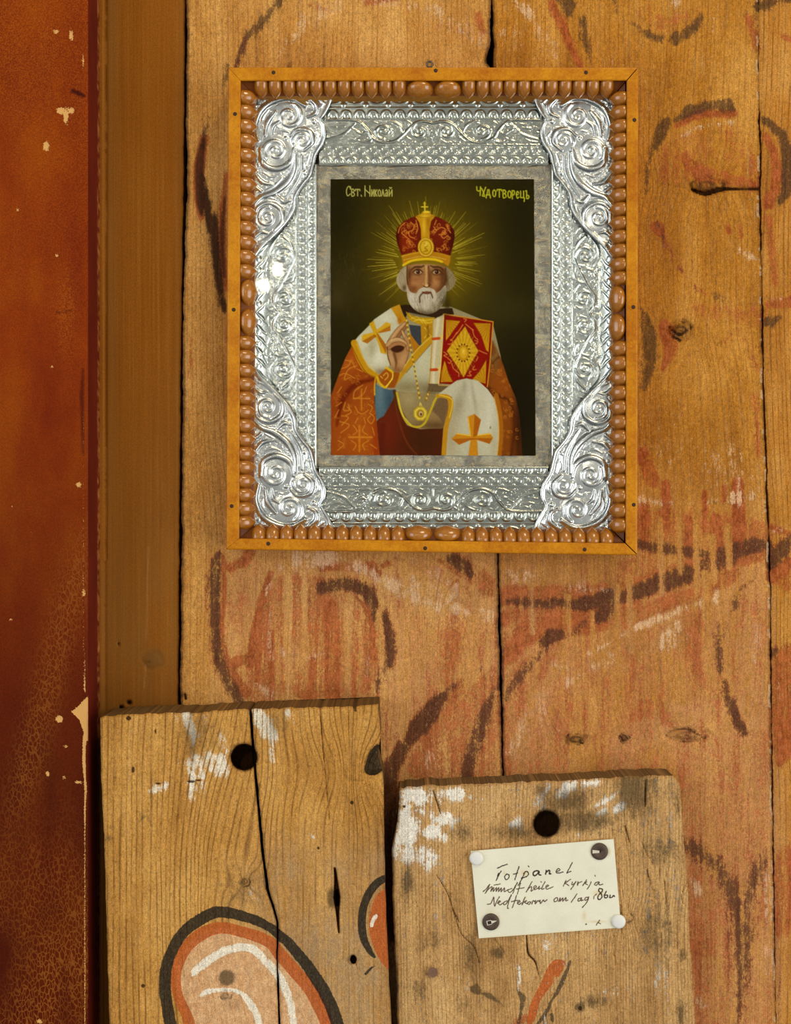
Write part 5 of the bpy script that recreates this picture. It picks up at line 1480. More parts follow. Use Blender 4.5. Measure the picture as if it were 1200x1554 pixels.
ic.s(zF((408, 128), (410, 225)), 2.0, (214, 190, 40)); ic.s(zF((375, 178), (443, 178)), 1.8, (214, 190, 40)); ic.s(zF((392, 140), (424, 140)), 1.1, (206, 180, 40), 0.7); ic.e(*zF((430, 236))[0], 5.5, 1.8, (226, 196, 50))
ic.p(zF((145, 725), (280, 690), (420, 672), (560, 690), (700, 730), (690, 800), (672, 845), (600, 800), (420, 778), (260, 795), (165, 845)), (180, 122, 18)); ic.s(zF((165, 835), (260, 785), (400, 765), (520, 770), (600, 795)), 3.4, (222, 186, 26)); ic.s(zF((150, 735), (280, 702), (340, 694)), 1.4, (214, 166, 40), 0.8); ic.s(zF((600, 710), (690, 742)), 1.2, (200, 140, 30), 0.7)
for k in range(24):
    x = 180 + k * 20
    ic.e(*zF((x, 780 - 45 * math.sin((x - 160) / 520 * math.pi)))[0], 0.8, 0.8, (236, 214, 110), 0.7, 0.8)
ic.e(*zF((422, 635))[0], 12.5, 14.8, (140, 92, 14)); ic.e(*zF((420, 633))[0], 12, 14.2, (206, 160, 26)); ic.e(*zF((420, 633))[0], 9.6, 11.8, (176, 128, 18)); ic.e(*zF((420, 630))[0], 7.6, 9.6, (212, 172, 36)); ic.s(zF((400, 590), (440, 610), (410, 640), (440, 670), (400, 680)), 2, (150, 104, 16), 0.8); ic.g(*zF((425, 600))[0], 3, 3, (240, 214, 90), 0.8)
for k in range(26):
    a = k * math.pi / 13
    ic.e(*zF((420 + 78 * math.cos(a), 633 + 96 * math.sin(a)))[0], 0.7, 0.7, (240, 214, 110), 0.8, 0.7)

# ---- lettering
GL = {'S': [[(.9, .2), (.6, 0), (.2, .2), (.05, .6), (.3, 1), (.9, .8)], [(.95, .05), (.9, .3)]],
      'v': [[(.1, .3), (.1, 1), (.6, 1), (.85, .85), (.5, .65), (.1, .65)], [(.5, .65), (.8, .45), (.5, .3), (.1, .3)]],
      't': [[(.0, .45), (.0, .3), (1, .3), (1, .45)], [(.5, .3), (.5, 1)]], '.': [[(.3, .9), (.5, 1)]],
      'N': [[(.1, 0), (.1, 1)], [(.1, .35), (.9, .75)], [(.9, 0), (.9, 1)]], 'i': [[(.1, .35), (.1, 1)], [(.1, .9), (.9, .45)], [(.9, .35), (.9, 1)]],
      'k': [[(.1, .35), (.1, 1)], [(.9, .35), (.2, .65), (.9, 1)]], 'o': [[(.5, .35), (.9, .55), (.8, .9), (.5, 1), (.15, .85), (.15, .5), (.5, .35)]],
      'l': [[(.0, 1), (.3, .8), (.5, .35), (.9, 1)]], 'a': [[(.2, .45), (.6, .35), (.85, .5), (.9, 1)], [(.85, .65), (.3, .7), (.1, .9), (.4, 1), (.85, .8)]],
      'j': [[(.1, .35), (.1, 1)], [(.1, .9), (.9, .45)], [(.9, .35), (.9, 1)], [(.2, .12), (.5, .22), (.8, .12)]],
      'C': [[(.05, 0), (.1, .4), (.5, .5), (.9, .4)], [(.95, 0), (.9, .5), (.85, 1)]], 'u': [[(.0, .2), (.5, .6), (1, .1)], [(.5, .6), (.2, .95), (.7, 1), (.5, .6)]],
      'd': [[(.0, 1.15), (.05, .85), (.95, .85), (1, 1.15)], [(.2, .85), (.4, .35), (.7, .35), (.75, .85)]], 'r': [[(.1, .35), (.1, 1.15)], [(.1, .4), (.7, .35), (.9, .55), (.6, .75), (.1, .75)]],
      'e': [[(.9, .5), (.5, .35), (.15, .6), (.4, 1), (.9, .9)], [(.15, .65), (.7, .65)]], 'c': [[(.1, .35), (.1, .95), (.75, .95), (.75, .35)], [(.75, .95), (.95, 1), (.85, 1.3)]],
      'b': [[(.0, .35), (.3, .35), (.3, 1), (.8, 1), (.9, .8), (.3, .7)]], 'T': [[(.0, .4), (.1, .25), (.9, .25), (1, .4)], [(.5, .25), (.5, 1)]]}


def write(P, items, col, w, a=0.95):
    for ch, x0, x1, y0, y1 in items:
        for st in GL[ch]:
            P.s([(x0 + (x1 - x0) * u, y0 + (y1 - y0) * v) for u, v in st], w, col, a, 0.9, sm=len(st) > 4)


a_ = lambda ch, x0, x1, y0, y1: (ch, 480 + x0 / 3.4286, 480 + x1 / 3.4286, 250 + y0 / 3.4286, 250 + y1 / 3.4286)
write(ic, [a_('S', 157, 181, 112, 162), a_('v', 184, 203, 112, 162), a_('t', 205, 228, 114, 162), a_('.', 232, 242, 112, 164), a_('N', 252, 284, 110, 164), a_('i', 289, 302, 112, 164), a_('k', 306, 319, 112, 164), a_('o', 322, 338, 112, 164), a_('l', 340, 357, 112, 164), a_('a', 360, 374, 112, 164), a_('j', 380, 398, 112, 164)], (190, 184, 96), 1.5)
write(ic, [a_('C', 838, 860, 115, 160), a_('u', 864, 886, 112, 165), a_('d', 888, 910, 112, 165), a_('o', 921, 940, 112, 166), a_('T', 944, 970, 116, 168), a_('v', 975, 996, 116, 170), a_('o', 1000, 1020, 116, 172), a_('r', 1023, 1038, 116, 170), a_('e', 1044, 1060, 120, 174), a_('c', 1066, 1090, 118, 174), a_('b', 1094, 1113, 118, 174)], (186, 184, 40), 1.8)
# scratches
for k in range(26):
    x, y = rnd.uniform(505, 560), rnd.uniform(380, 480)
    ic.s([(x, y), (x + rnd.uniform(-6, 6), y + rnd.uniform(2, 14))], 0.7, (110, 100, 70), 0.3)
ic.I = ic.I / 255
ic.I = np.clip(ic.I.mean(-1, keepdims=True) + (ic.I - ic.I.mean(-1, keepdims=True)) * 1.02, 0, 1)
ic.I = 255 * np.clip((np.clip(ic.I, 0, 1) ** 0.93 - 0.40) * 1.08 + 0.40, 0.0, 1)
ic.I += (rng.random(ic.X.shape)[..., None] - 0.5) * 14 + (fbm(ic.X / 2.2, ic.Y / 2.2, 5)[..., None] - 0.5) * 12


def printed(name, rough, spec=0.4):
    t = NT(name)
    return t.done(t.attr('ink').outputs['Color'], rough, spec=spec)


def rgba(I):
    return np.concatenate([lin(np.clip(I, 0, 255)), np.ones(I.shape[:2] + (1,))], -1)


U = (ic.X - 502) / 310; Vv = (ic.Y - 272) / 420
P = at(ic.X, ic.Y + U * 0, RD - 0.0025)
# trim to the print's slightly skewed edges
q_ = np.array([PR[0], PR[1], PR[2], PR[3]])
wx = (q_[0] * ((1 - U) * (1 - Vv))[..., None] + q_[1] * (U * (1 - Vv))[..., None] + q_[2] * (U * Vv)[..., None] + q_[3] * ((1 - U) * Vv)[..., None])
P = at(wx[..., 0] + (U - 0.5) * 4, wx[..., 1] + (Vv - 0.5) * 4, RD - 0.0003)
PRINT_MAT = printed('varnished_print', 0.5, 0.0)
o = obj('icon_print', grid_mesh('icon_print', P, wloc(case), {'ink': rgba(ic.I)}, back=-(RD - 0.0024)), PRINT_MAT, case)
o['label'] = 'printed half-length bishop saint in red mitre holding a gospel book'
# ------------------------------------------------------------------ the two salvaged boards below
m_old1 = painted_wood('bare_board', (214, 166, 90), (192, 140, 66), (146, 98, 36), ring=1.2, ringfreq=0.135, tint=(104, 64, 18), wear=0.75, whal=0.92, black=(22, 22, 18), black2=(54, 52, 44), kal=0.93,
                      red=(206, 158, 112), red2=(222, 180, 134), washc=(160, 128, 86), washc2=(186, 154, 112), whc=(242, 238, 220), whc2=(224, 214, 190))
m_old2 = painted_wood('grey_brown_board', (214, 176, 118), (190, 148, 92), (140, 100, 52), ring=0.8, ringfreq=0.2, tint=(104, 72, 36), wear=1.15, whal=0.95, whc=(244, 242, 232), whc2=(222, 216, 198), black=(26, 26, 24), black2=(60, 54, 44))
T1, T2 = 0.040, 0.028
board = empty('hanging_board', tuple(at(370, 1900, 0.0)))
tag(board, 'split weathered board with a round hole and a black and orange ear-shaped painting', 'board')
crack_line = [(378, 1040), (380, 1075), (382, 1110), (386, 1150), (389, 1190), (393, 1230), (398, 1290), (401, 1315), (406, 1350), (414, 1375), (421, 1400), (421, 1432), (420, 1445), (422, 1500), (424, 1560), (428, 1900)]


def off(line, dx):
    return [(x + dx * (1.0 if y < 1380 else 0.62), y) for x, y in line]


def board1_paint(b):
    zz = lambda *q: [(140 + x / 4.615, 1290 + y / 4.615) for x, y in q]
    zy = lambda *q: [(380 + x / 4.615, 1290 + y / 4.615) for x, y in q]
    outer = [(266, 1590), (258, 1550), (250.5, 1496), (255, 1459), (274, 1420), (300, 1398), (331, 1384), (370, 1391), (402, 1403), (430, 1424), (454, 1450), (473, 1475), (489, 1500), (508, 1541), (520, 1590)]
    orange = [(298, 1590), (285, 1546), (269, 1507), (268, 1474), (281, 1440), (305, 1418), (335, 1408), (370, 1415), (406, 1428), (423, 1446), (449, 1476), (467, 1496), (480, 1517), (494, 1548), (505, 1590)]
    P = b.c.poly(smooth(orange + [(400, 1700)], 5, True), 4)
    if P is not None:
        for k in 'skg':
            cut(b.m[k], P, 0.6)
        mx(b.m['r'], P, 1.0)
    paint(b, 'o', orange, [16, 16, 15, 15, 18, 19, 17, 16, 17, 18, 19, 20, 20, 20, 20], 1.15, 5)
    paint(b, 'k', outer, [18, 18, 17, 17, 17, 17, 17, 15, 13, 14, 16, 17, 18, 19, 19], 1.25, 4)
    paint(b, 'w', zz((705, 875), (720, 850), (790, 790), (920, 710), (1050, 680), (1130, 700)) + zy((60, 730), (120, 790), (180, 860), (240, 960), (280, 1080), (300, 1200), (310, 1300)), [6, 12, 13, 13, 12, 12, 12, 12, 12, 12, 11, 10, 10], 1.1, 4)
    paint(b, 'w', zz((755, 1020), (800, 995), (900, 978), (1000, 985), (1060, 1020), (1110, 1080), (1150, 1160), (1180, 1260)), [5, 9, 7, 7, 8, 12, 12, 12], 1.0, 4)
    mx(b.m['g'], b.c.ell(344, 1484, 13, 12, 6, -30), 0.85)
    mx(b.m['g'], b.c.gauss(352, 1525, 16, 12), 0.4)
    b.knot(342, 1511, 8, 8, 0.0008, 0.8, 0.6)
    b.knot(371, 1338, 8, 8, 0.0008, 0.9, 1.6)
    mx(b.m['g'], b.c.gauss(372, 1345, 20, 26), 0.40)
    # small scroll at the right edge
    mx(b.m['o'], b.c.poly(smooth([(592, 1345), (572, 1358), (562, 1385), (560, 1412), (568, 1440), (580, 1462), (600, 1480)], 5), 3), 1.1)
    paint(b, 'k', [(592, 1330), (575, 1338), (562, 1352), (553, 1372), (549, 1395), (551, 1420), (560, 1442), (568, 1452)], [10, 12, 12, 12, 12, 12, 9, 4], 1.2, 3)
    paint(b, 'w', [(563, 1404), (570, 1390)], [7, 6], 1.0, 3); paint(b, 'k', [(555, 1478), (562, 1470), (570, 1465)], [4, 3, 1], 1.1, 2)
    # lime smears
    for q, w, v in (([(262, 1082), (266, 1094)], 9, 0.6), ([(280, 1080), (287, 1100), (296, 1115)], 10, 0.75), ([(292, 1100), (296, 1125)], 5, 0.75), ([(310, 1084), (318, 1110)], 6, 0.5), ([(336, 1120), (346, 1140)], 10, 0.66), ([(276, 1158), (300, 1165), (318, 1160)], [8, 14, 10], 0.6), ([(318, 1145), (328, 1160), (332, 1175)], [8, 18, 8], 0.95), ([(336, 1150), (342, 1172)], 10, 0.8), ([(300, 1150), (306, 1178)], 8, 0.85), ([(288, 1170), (296, 1182)], 6, 0.8),
                    ([(232, 1200), (240, 1196), (258, 1190)], [7, 9, 5], 0.85), ([(290, 1190), (294, 1212)], [10, 5], 0.7), ([(305, 1190), (298, 1200)], 8, 0.6), ([(388, 1078), (398, 1096), (406, 1110), (416, 1118)], [12, 16, 14, 9], 0.85), ([(414, 1124), (413, 1138)], 5, 0.8), ([(412, 1144), (414, 1154)], 4, 0.85), ([(440, 1082), (446, 1098)], [10, 6], 0.75), ([(380, 1350), (384, 1362)], 6, 0.6), ([(473, 1268), (476, 1271)], 4, 0.8)):
        paint(b, 'w', q, np.array(w) * 1.7 + 2, v * 0.88, 11)
    b.m['p'] = np.maximum(b.m['p'], 1.2 * np.clip((b.X - 330) / 120, 0, 1) * np.clip((b.Y - 1240) / 90, 0, 1) * np.clip(fbm(b.X / 60, b.Y / 80, 61) * 1.6, 0.3, 1))
    mx(b.m['g'], b.c.gauss(300, 1115, 44, 44), 0.5); mx(b.m['g'], b.c.gauss(420, 1100, 34, 34), 0.42); mx(b.m['g'], b.c.gauss(360, 1350, 34, 36), 0.42); mx(b.m['g'], b.c.gauss(545, 1210, 40, 40), 0.25); mx(b.m['g'], b.c.gauss(470, 1440, 60, 60), 0.12)
    mx(b.m['g'], b.c.stroke(smooth([(200, 1258), (222, 1238), (230, 1254)], 5), 4, 6), 0.42); mx(b.m['g'], b.c.gauss(165, 1272, 10, 6), 0.55); mx(b.m['g'], b.c.gauss(172, 1256, 6, 6), 0.4)
    for x, y, rx, ry in ((240, 1189, 5, 1.6), (290, 1186, 7, 1.8), (301, 1184, 5, 1.5), (195, 1090, 4, 3.4), (202, 1168, 2.4, 5), (236, 1110, 1.4, 4), (217, 1496, 3, 3), (483, 1287, 2.2, 2.6), (534, 1218, 3, 3)):
        mx(b.m['K'], b.c.ell(x, y, rx, ry, 1.6), 0.95)
    paint(b, 's', [(538, 1068), (539, 1078)], [5, 4], 1.3, 1.5)
    # gouge on the right edge
    gq = b.c.poly(smooth([(575, 1130), (562, 1140), (556, 1154), (553, 1170), (562, 1176), (576, 1172), (590, 1150)], 5, True), 3)
    mx(b.m['k'], gq, 1.2); add(b.H, gq, -0.006)
    b.knot(545, 1170, 22, 16, 0.001, 0.22, 1.2)
    # spindle-shaped split and nail holes
    b.crack([(508, 1318), (510, 1340), (511, 1362), (512, 1385), (514, 1415)], [2.5, 6, 11, 5, 1.5], 0.010, 0.7); b.crack([(511, 1352), (512, 1372)], [3, 5], 0.014, 1.0)
    mx(b.m['g'], b.c.ell(503, 1362, 7, 16, 5), 0.75)
    mx(b.m['s'], b.c.ell(534, 1456, 8, 9, 3), 0.5); mx(b.m['K'], b.c.ell(536, 1456, 4.5, 6.5, 1.4), 1.2); add(b.H, b.c.ell(536, 1456, 4.5, 6, 1.4), -0.012)
    b.crack([(540, 1462), (543, 1472)], [2, 1], 0.001, 0.6); b.crack([(533, 1466), (532, 1480)], [2, 1], 0.0006, 0.4)
    b.crack([(484, 1064), (488, 1110), (494, 1180), (500, 1246)], [1.4, 1.6, 1.6, 0.8], 0.002, 0.75); b.crack([(456, 1110), (470, 1250)], [1, 0.8], 0.0006, 0.4)
    b.crack([(398, 1320), (402, 1345), (406, 1372), (409, 1408)], [1.6, 1.2, 1.2, 1], 0.001, 0.6); b.crack([(534, 1341), (548, 1349)], [1.2, 1], 0.0005, 0.7)


def weathered(k, v):
    # sawn edges of the boards are grey with age
    v = v.copy()
    if k == 'm2':
        v[:, 2] = 0.75
    if k == 'm1':
        v[:, :3] *= 0.25
    return v

ys1 = np.r_[np.arange(1074, 1566, 1.6), np.arange(1566, 1901, 12)]
top1 = [(140, 1090), (160, 1087), (220, 1083), (300, 1081), (380, 1076), (450, 1074), (520, 1073), (560, 1070), (600, 1069)]
lhs = ([(152, 1040), (152.5, 1100), (154, 1180), (157, 1240), (159, 1300), (161.5, 1390), (164, 1480), (166, 1554), (172, 1900)], off(crack_line, -2.2))
rhs = (off(crack_line, 2.2), [(572, 1040), (575, 1085), (577, 1120), (574, 1150), (581, 1176), (582, 1200), (583, 1300), (586, 1400), (590, 1490), (594, 1554), (604, 1900)])
for kk, (xl, xr) in enumerate((lhs, rhs)):
    b = Board(ys1, xl, xr, 150 if kk == 0 else 118, T1, 11, 0.8, top=top1)
    X = b.X
    b.G = X * 0.8 + 26 * np.exp(-((X - 330) / 60) ** 2) * np.sin((b.Y - 1180) / 120) + 12 * fbm(X / 90, b.Y / 300, 5) + (X > 400) * 18 * np.exp(-((X - 540) / 26) ** 2) * np.exp(-((b.Y - 1170) / 50) ** 2)
    board1_paint(b)
    b.hole(370, 1149, 20.5, 0.036)
    b.m['s'] = np.maximum(b.m['s'], 0.40 * np.exp(-(b.edge / 3.0) ** 2))
    b.H -= 0.0022 * np.clip(1 - (b.Y - b.Y[0][None, :]) / 5, 0, 1) ** 2
    b.H += (fbm(b.G / 5.5, b.Y / 300, 3) - 0.5) * 0.0011
    b.build('board_half', m_old1, board, -0.0006, weathered)

# ---- right board
board2 = empty('note_board', tuple(at(820, 1900, 0.0)))
tag(board2, 'thick grey-brown board with whitewash smears and a round hole, carrying the paper note', 'board')
ys2 = np.r_[np.arange(1190, 1566, 1.6), np.arange(1566, 1901, 12)]
top2 = [(590, 1197), (650, 1192), (700, 1191), (780, 1187), (860, 1184), (930, 1180), (1000, 1176), (1022, 1177), (1030, 1188), (1040, 1200)]
b = Board(ys2, [(605, 1160), (606, 1205), (603, 1240), (597, 1268), (594, 1285), (596, 1337), (596, 1380), (600, 1460), (603, 1554), (612, 1900)],
          [(1022, 1160), (1026, 1180), (1032, 1196), (1035, 1237), (1037, 1276), (1041, 1310), (1043, 1345), (1044, 1388), (1048, 1448), (1055, 1554), (1070, 1900)], 274, T2, 12, 1.2, top=top2)
zz = lambda *q: [(580 + x / 4.8, 1150 + y / 4.8) for x, y in q]
zy = lambda *q: [(800 + x / 4.615, 1150 + y / 4.615) for x, y in q]
zw = lambda *q: [(580 + x / 3.75, 1380 + y / 3.75) for x, y in q]
zv = lambda *q: [(860 + x / 3.53, 1250 + y / 3.53) for x, y in q]
for q, v in ((((120, 230), (350, 235), (345, 330), (260, 350), (210, 330), (150, 380), (120, 420)), 0.85), (((120, 380), (200, 330), (220, 400), (260, 470), (270, 560), (240, 640), (200, 640), (90, 640), (110, 480)), 0.95), (((440, 240), (540, 205), (590, 220), (600, 280), (530, 340), (470, 300)), 1.15),
             (((390, 430), (500, 390), (545, 440), (520, 520), (470, 500), (380, 480)), 0.95), (((300, 540), (380, 490), (420, 520), (470, 580), (455, 605), (400, 580), (330, 590)), 1.15), (((60, 640), (240, 630), (380, 680), (400, 750), (370, 830), (340, 860), (280, 800), (200, 760), (80, 760)), 0.72), (((220, 390), (290, 375), (370, 420), (340, 430), (280, 400)), 0.9),
             (((905, 490), (960, 440), (1010, 450), (1000, 510), (920, 510)), 0.9), (((990, 350), (1060, 310), (1080, 330), (1030, 360)), 0.55), (((590, 280), (680, 295), (740, 305), (680, 302)), 0.9), (((380, 250), (420, 250), (430, 330), (400, 300)), 0.7)):
    mx(b.m['w'], b.c.poly(smooth(zz(*q), 4, True), 15), v * 1.02)
for q, v in ((((205, 250), (260, 175), (340, 155), (350, 190), (310, 240), (260, 275), (210, 295)), 1.15), (((380, 160), (500, 155), (500, 185), (430, 200), (380, 190)), 1.0), (((470, 330), (560, 280), (640, 225), (630, 260), (590, 300), (500, 340)), 1.05), (((480, 410), (500, 370), (560, 350), (545, 385)), 1.0), (((595, 385), (610, 330), (680, 310), (680, 350), (640, 375)), 1.1), (((150, 180), (160, 210), (130, 240)), 0.7), (((330, 230), (380, 210), (420, 200), (390, 225)), 0.7), (((340, 535), (365, 530), (370, 555), (345, 555)), 0.8), (((380, 570), (392, 575)), 0.8)):
    if len(q) > 2:
        mx(b.m['w'], b.c.poly(smooth(zy(*q), 4, True), 11), v * 1.02)
for x, y, rx, ry, v in ((860, 1215, 40, 24, 0.55), (960, 1200, 30, 40, 0.62), (780, 1262, 50, 16, 0.45), (880, 1245, 60, 20, 0.55), (700, 1262, 20, 18, 0.4), (618, 1340, 16, 26, 0.42), (818, 1198, 14, 12, 0.4), (1000, 1290, 40, 26, 0.3), (1000, 1420, 30, 60, 0.34), (650, 1430, 30, 20, 0.32), (756, 1446, 12, 10, 0.66), (712, 1450, 14, 40, 0.42), (630, 1500, 20, 20, 0.34), (700, 1520, 14, 26, 0.38), (880, 1528, 8, 7, 0.9), (905, 1520, 30, 10, 0.5), (1034, 1540, 10, 30, 0.5), (1036, 1452, 8, 16, 0.4), (985, 1195, 20, 30, 0.3), (648, 1480, 8, 8, 0.3), (1030, 1215, 10, 40, 0.3)):
    mx(b.m['g'], b.c.gauss(x, y, rx, ry), v * 1.45)
mx(b.m['g'], b.c.poly(zw((495, 440), (540, 420), (565, 460), (550, 490), (500, 470)), 3), 0.85); mx(b.m['g'], b.c.poly(smooth(zw((560, 480), (620, 480), (700, 560), (650, 530)), 4, True), 4), 0.8)
mx(b.m['w'], b.c.poly(smooth(zw((440, 340), (490, 360), (500, 440), (470, 470), (440, 410)), 4, True), 6), 0.45); mx(b.m['w'], b.c.poly(smooth(zw((760, 330), (790, 310), (790, 400), (770, 470)), 4, True), 4), 0.7); mx(b.m['w'], b.c.gauss(*zw((930, 200))[0], 16, 22), 0.45); mx(b.m['w'], b.c.gauss(*zv((230, 900))[0], 16, 18), 0.48); mx(b.m['w'], b.c.gauss(*zv((530, 820))[0], 26, 40), 0.32); mx(b.m['w'], b.c.gauss(*zz((1120, 320))[0], 14, 16), 0.42)
mx(b.m['o'], b.c.poly(smooth(zw((960, 300), (1030, 290), (1040, 330), (960, 440), (900, 520), (870, 620), (820, 700), (835, 560), (880, 460)), 4, True), 4), 0.85)
for x, y in zw((1040, 330), (985, 400)):
    cut(b.m['o'], b.c.gauss(x, y, 5, 8), 0.5)
paint(b, 'k', zw((1072, 290), (1050, 350), (1010, 440), (970, 510), (930, 590), (885, 650)), [3, 5, 6, 4, 5, 4], 1.1, 3); paint(b, 'k', zw((965, 600), (968, 635)), 6, 0.9, 3); paint(b, 'k', zw((760, 420), (780, 480), (800, 500), (790, 570), (770, 650)), [2, 6, 10, 6, 5], 0.8, 4)
paint(b, 'r', zw((760, 640), (830, 620)), 14, 0.7, 6)
b.knot(948, 1392, 12, 8, 0.001, 0.7, 1.0)
for q, w, dpt, dk in ((zz((390, 845), (430, 910), (480, 1000), (520, 1120), (560, 1200)) + zw((400, 0), (450, 140), (520, 210), (550, 300)), [1, 1.6, 1.6, 1.6, 1.6, 1.6, 1.6, 1.4], 0.0016, 0.8), (zz((370, 240), (400, 330), (425, 410)), [2, 3, 1.5], 0.0016, 0.7), (zw((430, 360), (460, 320), (490, 340), (520, 430)), 1.4, 0.0006, 0.5), (zw((820, 150), (830, 250), (870, 300), (890, 380)), [2, 4, 3, 1], 0.0018, 0.8), (zw((640, 170), (690, 240), (720, 300)), [2, 1.6, 1], 0.001, 0.6),
                      (zy((480, 440), (530, 490), (620, 510), (700, 540)), [1.5, 2, 1.5, 1], 0.0012, 0.5), (zy((825, 160), (825, 340)), [2, 2.5], 0.0022, 0.65), (zy((855, 250), (865, 390)), [1.6, 1], 0.0014, 0.5), (zy((685, 480), (715, 590)), [2.5, 2], 0.0024, 0.55), (zy((800, 590), (840, 680), (880, 740)), [1.4, 2, 1], 0.0014, 0.5), (zy((840, 780), (855, 900)), [2, 1], 0.0014, 0.5), (zy((960, 860), (980, 1060)), [1.6, 1.6], 0.0014, 0.5), (zv((645, 310), (620, 360), (615, 410), (635, 440)), [1.4, 1.6, 1.4, 1], 0.0012, 0.7), (zv((430, 250), (470, 400)), [1.6, 1], 0.0014, 0.5), (zv((240, 640), (270, 790)), [1.6, 1], 0.0012, 0.45), (zv((520, 300), (535, 480)), [2, 1], 0.0014, 0.5), (zv((640, 500), (660, 760), (685, 1000)), [1, 1.6, 1], 0.0012, 0.4), (zv((290, 560), (310, 640)), [2, 1.2], 0.0012, 0.6)):
    b.crack(q, w, dpt, dk)
for k in range(90):        # torn fibres
    x, y = rnd.uniform(900, 1040), rnd.uniform(1200, 1480)
    b.crack([(x, y), (x + rnd.uniform(-1, 2), y + rnd.uniform(8, 34))], [1.6, 0.6], 0.0012, rnd.uniform(0.1, 0.38))
for x, y, rr_ in ((613, 1224, 2.0), (880, 1530, 3)):
    mx(b.m['K'], b.c.ell(x, y, rr_, rr_, 1.2), 1.2)
b.hole(829, 1250, 20.5, 0.027)
# worn corner and weathered relief
b.H -= 0.004 * np.clip(1 - np.hypot((b.X - 1038) / 22, (b.Y - 1172) / 34), 0, 1)
b.H -= 0.0024 * np.clip(1 - (b.Y - b.Y[0][None, :]) / 6, 0, 1) ** 2
b.H += (fbm(b.G / 5, b.Y / 160, 3) - 0.5) * 0.0012 + (fbm(b.X / 34, b.Y / 50, 8) - 0.5) * 0.002 * (b.X > 920)
b.m['s'] = np.maximum(b.m['s'], 0.35 * np.exp(-(b.edge / 3.0) ** 2))
b.build('board_body', m_old2, board2, -0.0006, weathered)
# rusty nail left in the board
nm = bpy.data.meshes.new('nail')
bm = bmesh.new()
bmesh.ops.create_cone(bm, cap_ends=True, segments=8, radius1=5.5 * S, radius2=7.4 * S, depth=0.003)
bmesh.ops.create_cone(bm, cap_ends=True, segments=8, radius1=2 * S, radius2=2 * S, depth=0.016, matrix=Matrix.Translation((0, 0, -0.008)))
bm.to_mesh(nm); bm.free()
o = obj('nail', nm, plain('brown_iron', (112, 82, 62), 0.6, 0.2, var=0.3, freq=900, bump=0.4), board2)
o.rotation_euler = (math.pi / 2 - 0.15, 0.1, 0)
o.location = Vector(at(656.5, 1475, T2 + 0.0012)) - wloc(board2)

# ------------------------------------------------------------------ paper note
CD = T2 + 0.0022
zc = lambda *q: [(700 + x / 4.615, 1260 + y / 4.615) for x, y in q]
C4 = np.array(zc((65, 146), (1066, 62), (1118, 682), (122, 757)))
no = Paint(708, 1268, 948, 1428, 0.5, (228, 227, 206))
no.I += (fbm(no.X / 30, no.Y / 30, 6)[..., None] - 0.5) * 16 + (rng.random(no.X.shape)[..., None] - 0.5) * 12
for x, y, rx, ry, a in ((440, 300, 26, 20, 0.5), (300, 300, 10, 16, 0.35), (960, 440, 40, 20, 0.45), (860, 600, 14, 30, 0.4), (950, 640, 60, 8, 0.45), (260, 620, 10, 30, 0.4), (450, 480, 10, 20, 0.25), (1030, 150, 12, 30, 0.4), (110, 180, 30, 40, 0.25), (200, 580, 30, 40, 0.2)):
    q = zc((x, y))[0]
    no.g(q[0], q[1], rx / 4.6, ry / 4.6, (206, 180, 120), a)
no.s(zc((128, 750), (500, 722), (1110, 680)), 1.2, (226, 218, 180), 0.8)
ink = (44, 30, 22); ink2 = (74, 54, 38)
W_ = lambda col, w, *strokes: [no.s(zc(*q), w, col, 0.95, 0.8) for q in strokes]
W_(ink, 1.5, ((252, 266), (286, 250), (322, 238)), ((278, 286), (262, 312), (250, 338), (243, 352)), ((262, 300), (252, 322)), ((318, 305), (303, 325), (310, 345), (328, 338), (334, 316), (318, 305)), ((404, 254), (390, 295), (374, 346)), ((364, 308), (392, 300)),
   ((446, 290), (428, 330), (412, 362), (398, 386)), ((436, 302), (458, 288), (470, 304), (456, 324), (420, 336)))
W_(ink, 2.0, ((542, 286), (520, 284), (502, 300), (508, 318), (528, 310), (544, 288), (542, 308), (556, 314)), ((594, 282), (590, 308)), ((592, 296), (612, 280), (618, 290), (616, 306), (626, 304)))
W_(ink, 1.4, ((668, 290), (688, 280), (682, 268), (666, 280), (666, 298), (690, 298), (712, 292)), ((776, 226), (758, 262), (738, 298), (750, 294), (766, 288)), ((468, 250), (472, 256)))
W_(ink2, 1.35, ((152, 430), (176, 408), (198, 378), (184, 412), (166, 442), (190, 412), (214, 396), (206, 428)), ((206, 428), (226, 400), (222, 428), (246, 402), (242, 428)), ((242, 428), (262, 402), (260, 430), (280, 404), (278, 430), (302, 404), (300, 430), (326, 416)), ((230, 384), (272, 376)), ((352, 408), (328, 418), (332, 434), (356, 424), (392, 366), (374, 404), (360, 442)), ((414, 372), (402, 408), (392, 446)), ((386, 412), (440, 402)))
W_(ink2, 1.35, ((494, 360), (474, 396), (454, 432), (474, 404), (492, 396), (488, 426), (502, 418)), ((506, 410), (526, 396), (516, 388), (506, 402), (514, 416), (534, 406), (546, 392), (542, 412), (556, 406)), ((586, 360), (570, 388), (562, 412), (580, 408)), ((590, 402), (610, 388), (600, 384), (590, 400), (602, 412), (642, 396)), ((556, 360), (560, 364)))
W_(ink2, 1.4, ((732, 352), (722, 372), (714, 390)), ((764, 344), (740, 360), (724, 372), (740, 378), (752, 388)), ((776, 362), (774, 380), (788, 376), (802, 358), (786, 386), (766, 414)), ((816, 360), (812, 386), (822, 368), (842, 360)), ((876, 348), (862, 368), (848, 388), (862, 370), (878, 362), (866, 372), (882, 382)), ((908, 362), (898, 386), (880, 412)), ((934, 316), (938, 322)), ((960, 362), (942, 366), (932, 380), (946, 384), (964, 364), (964, 382), (990, 378)))
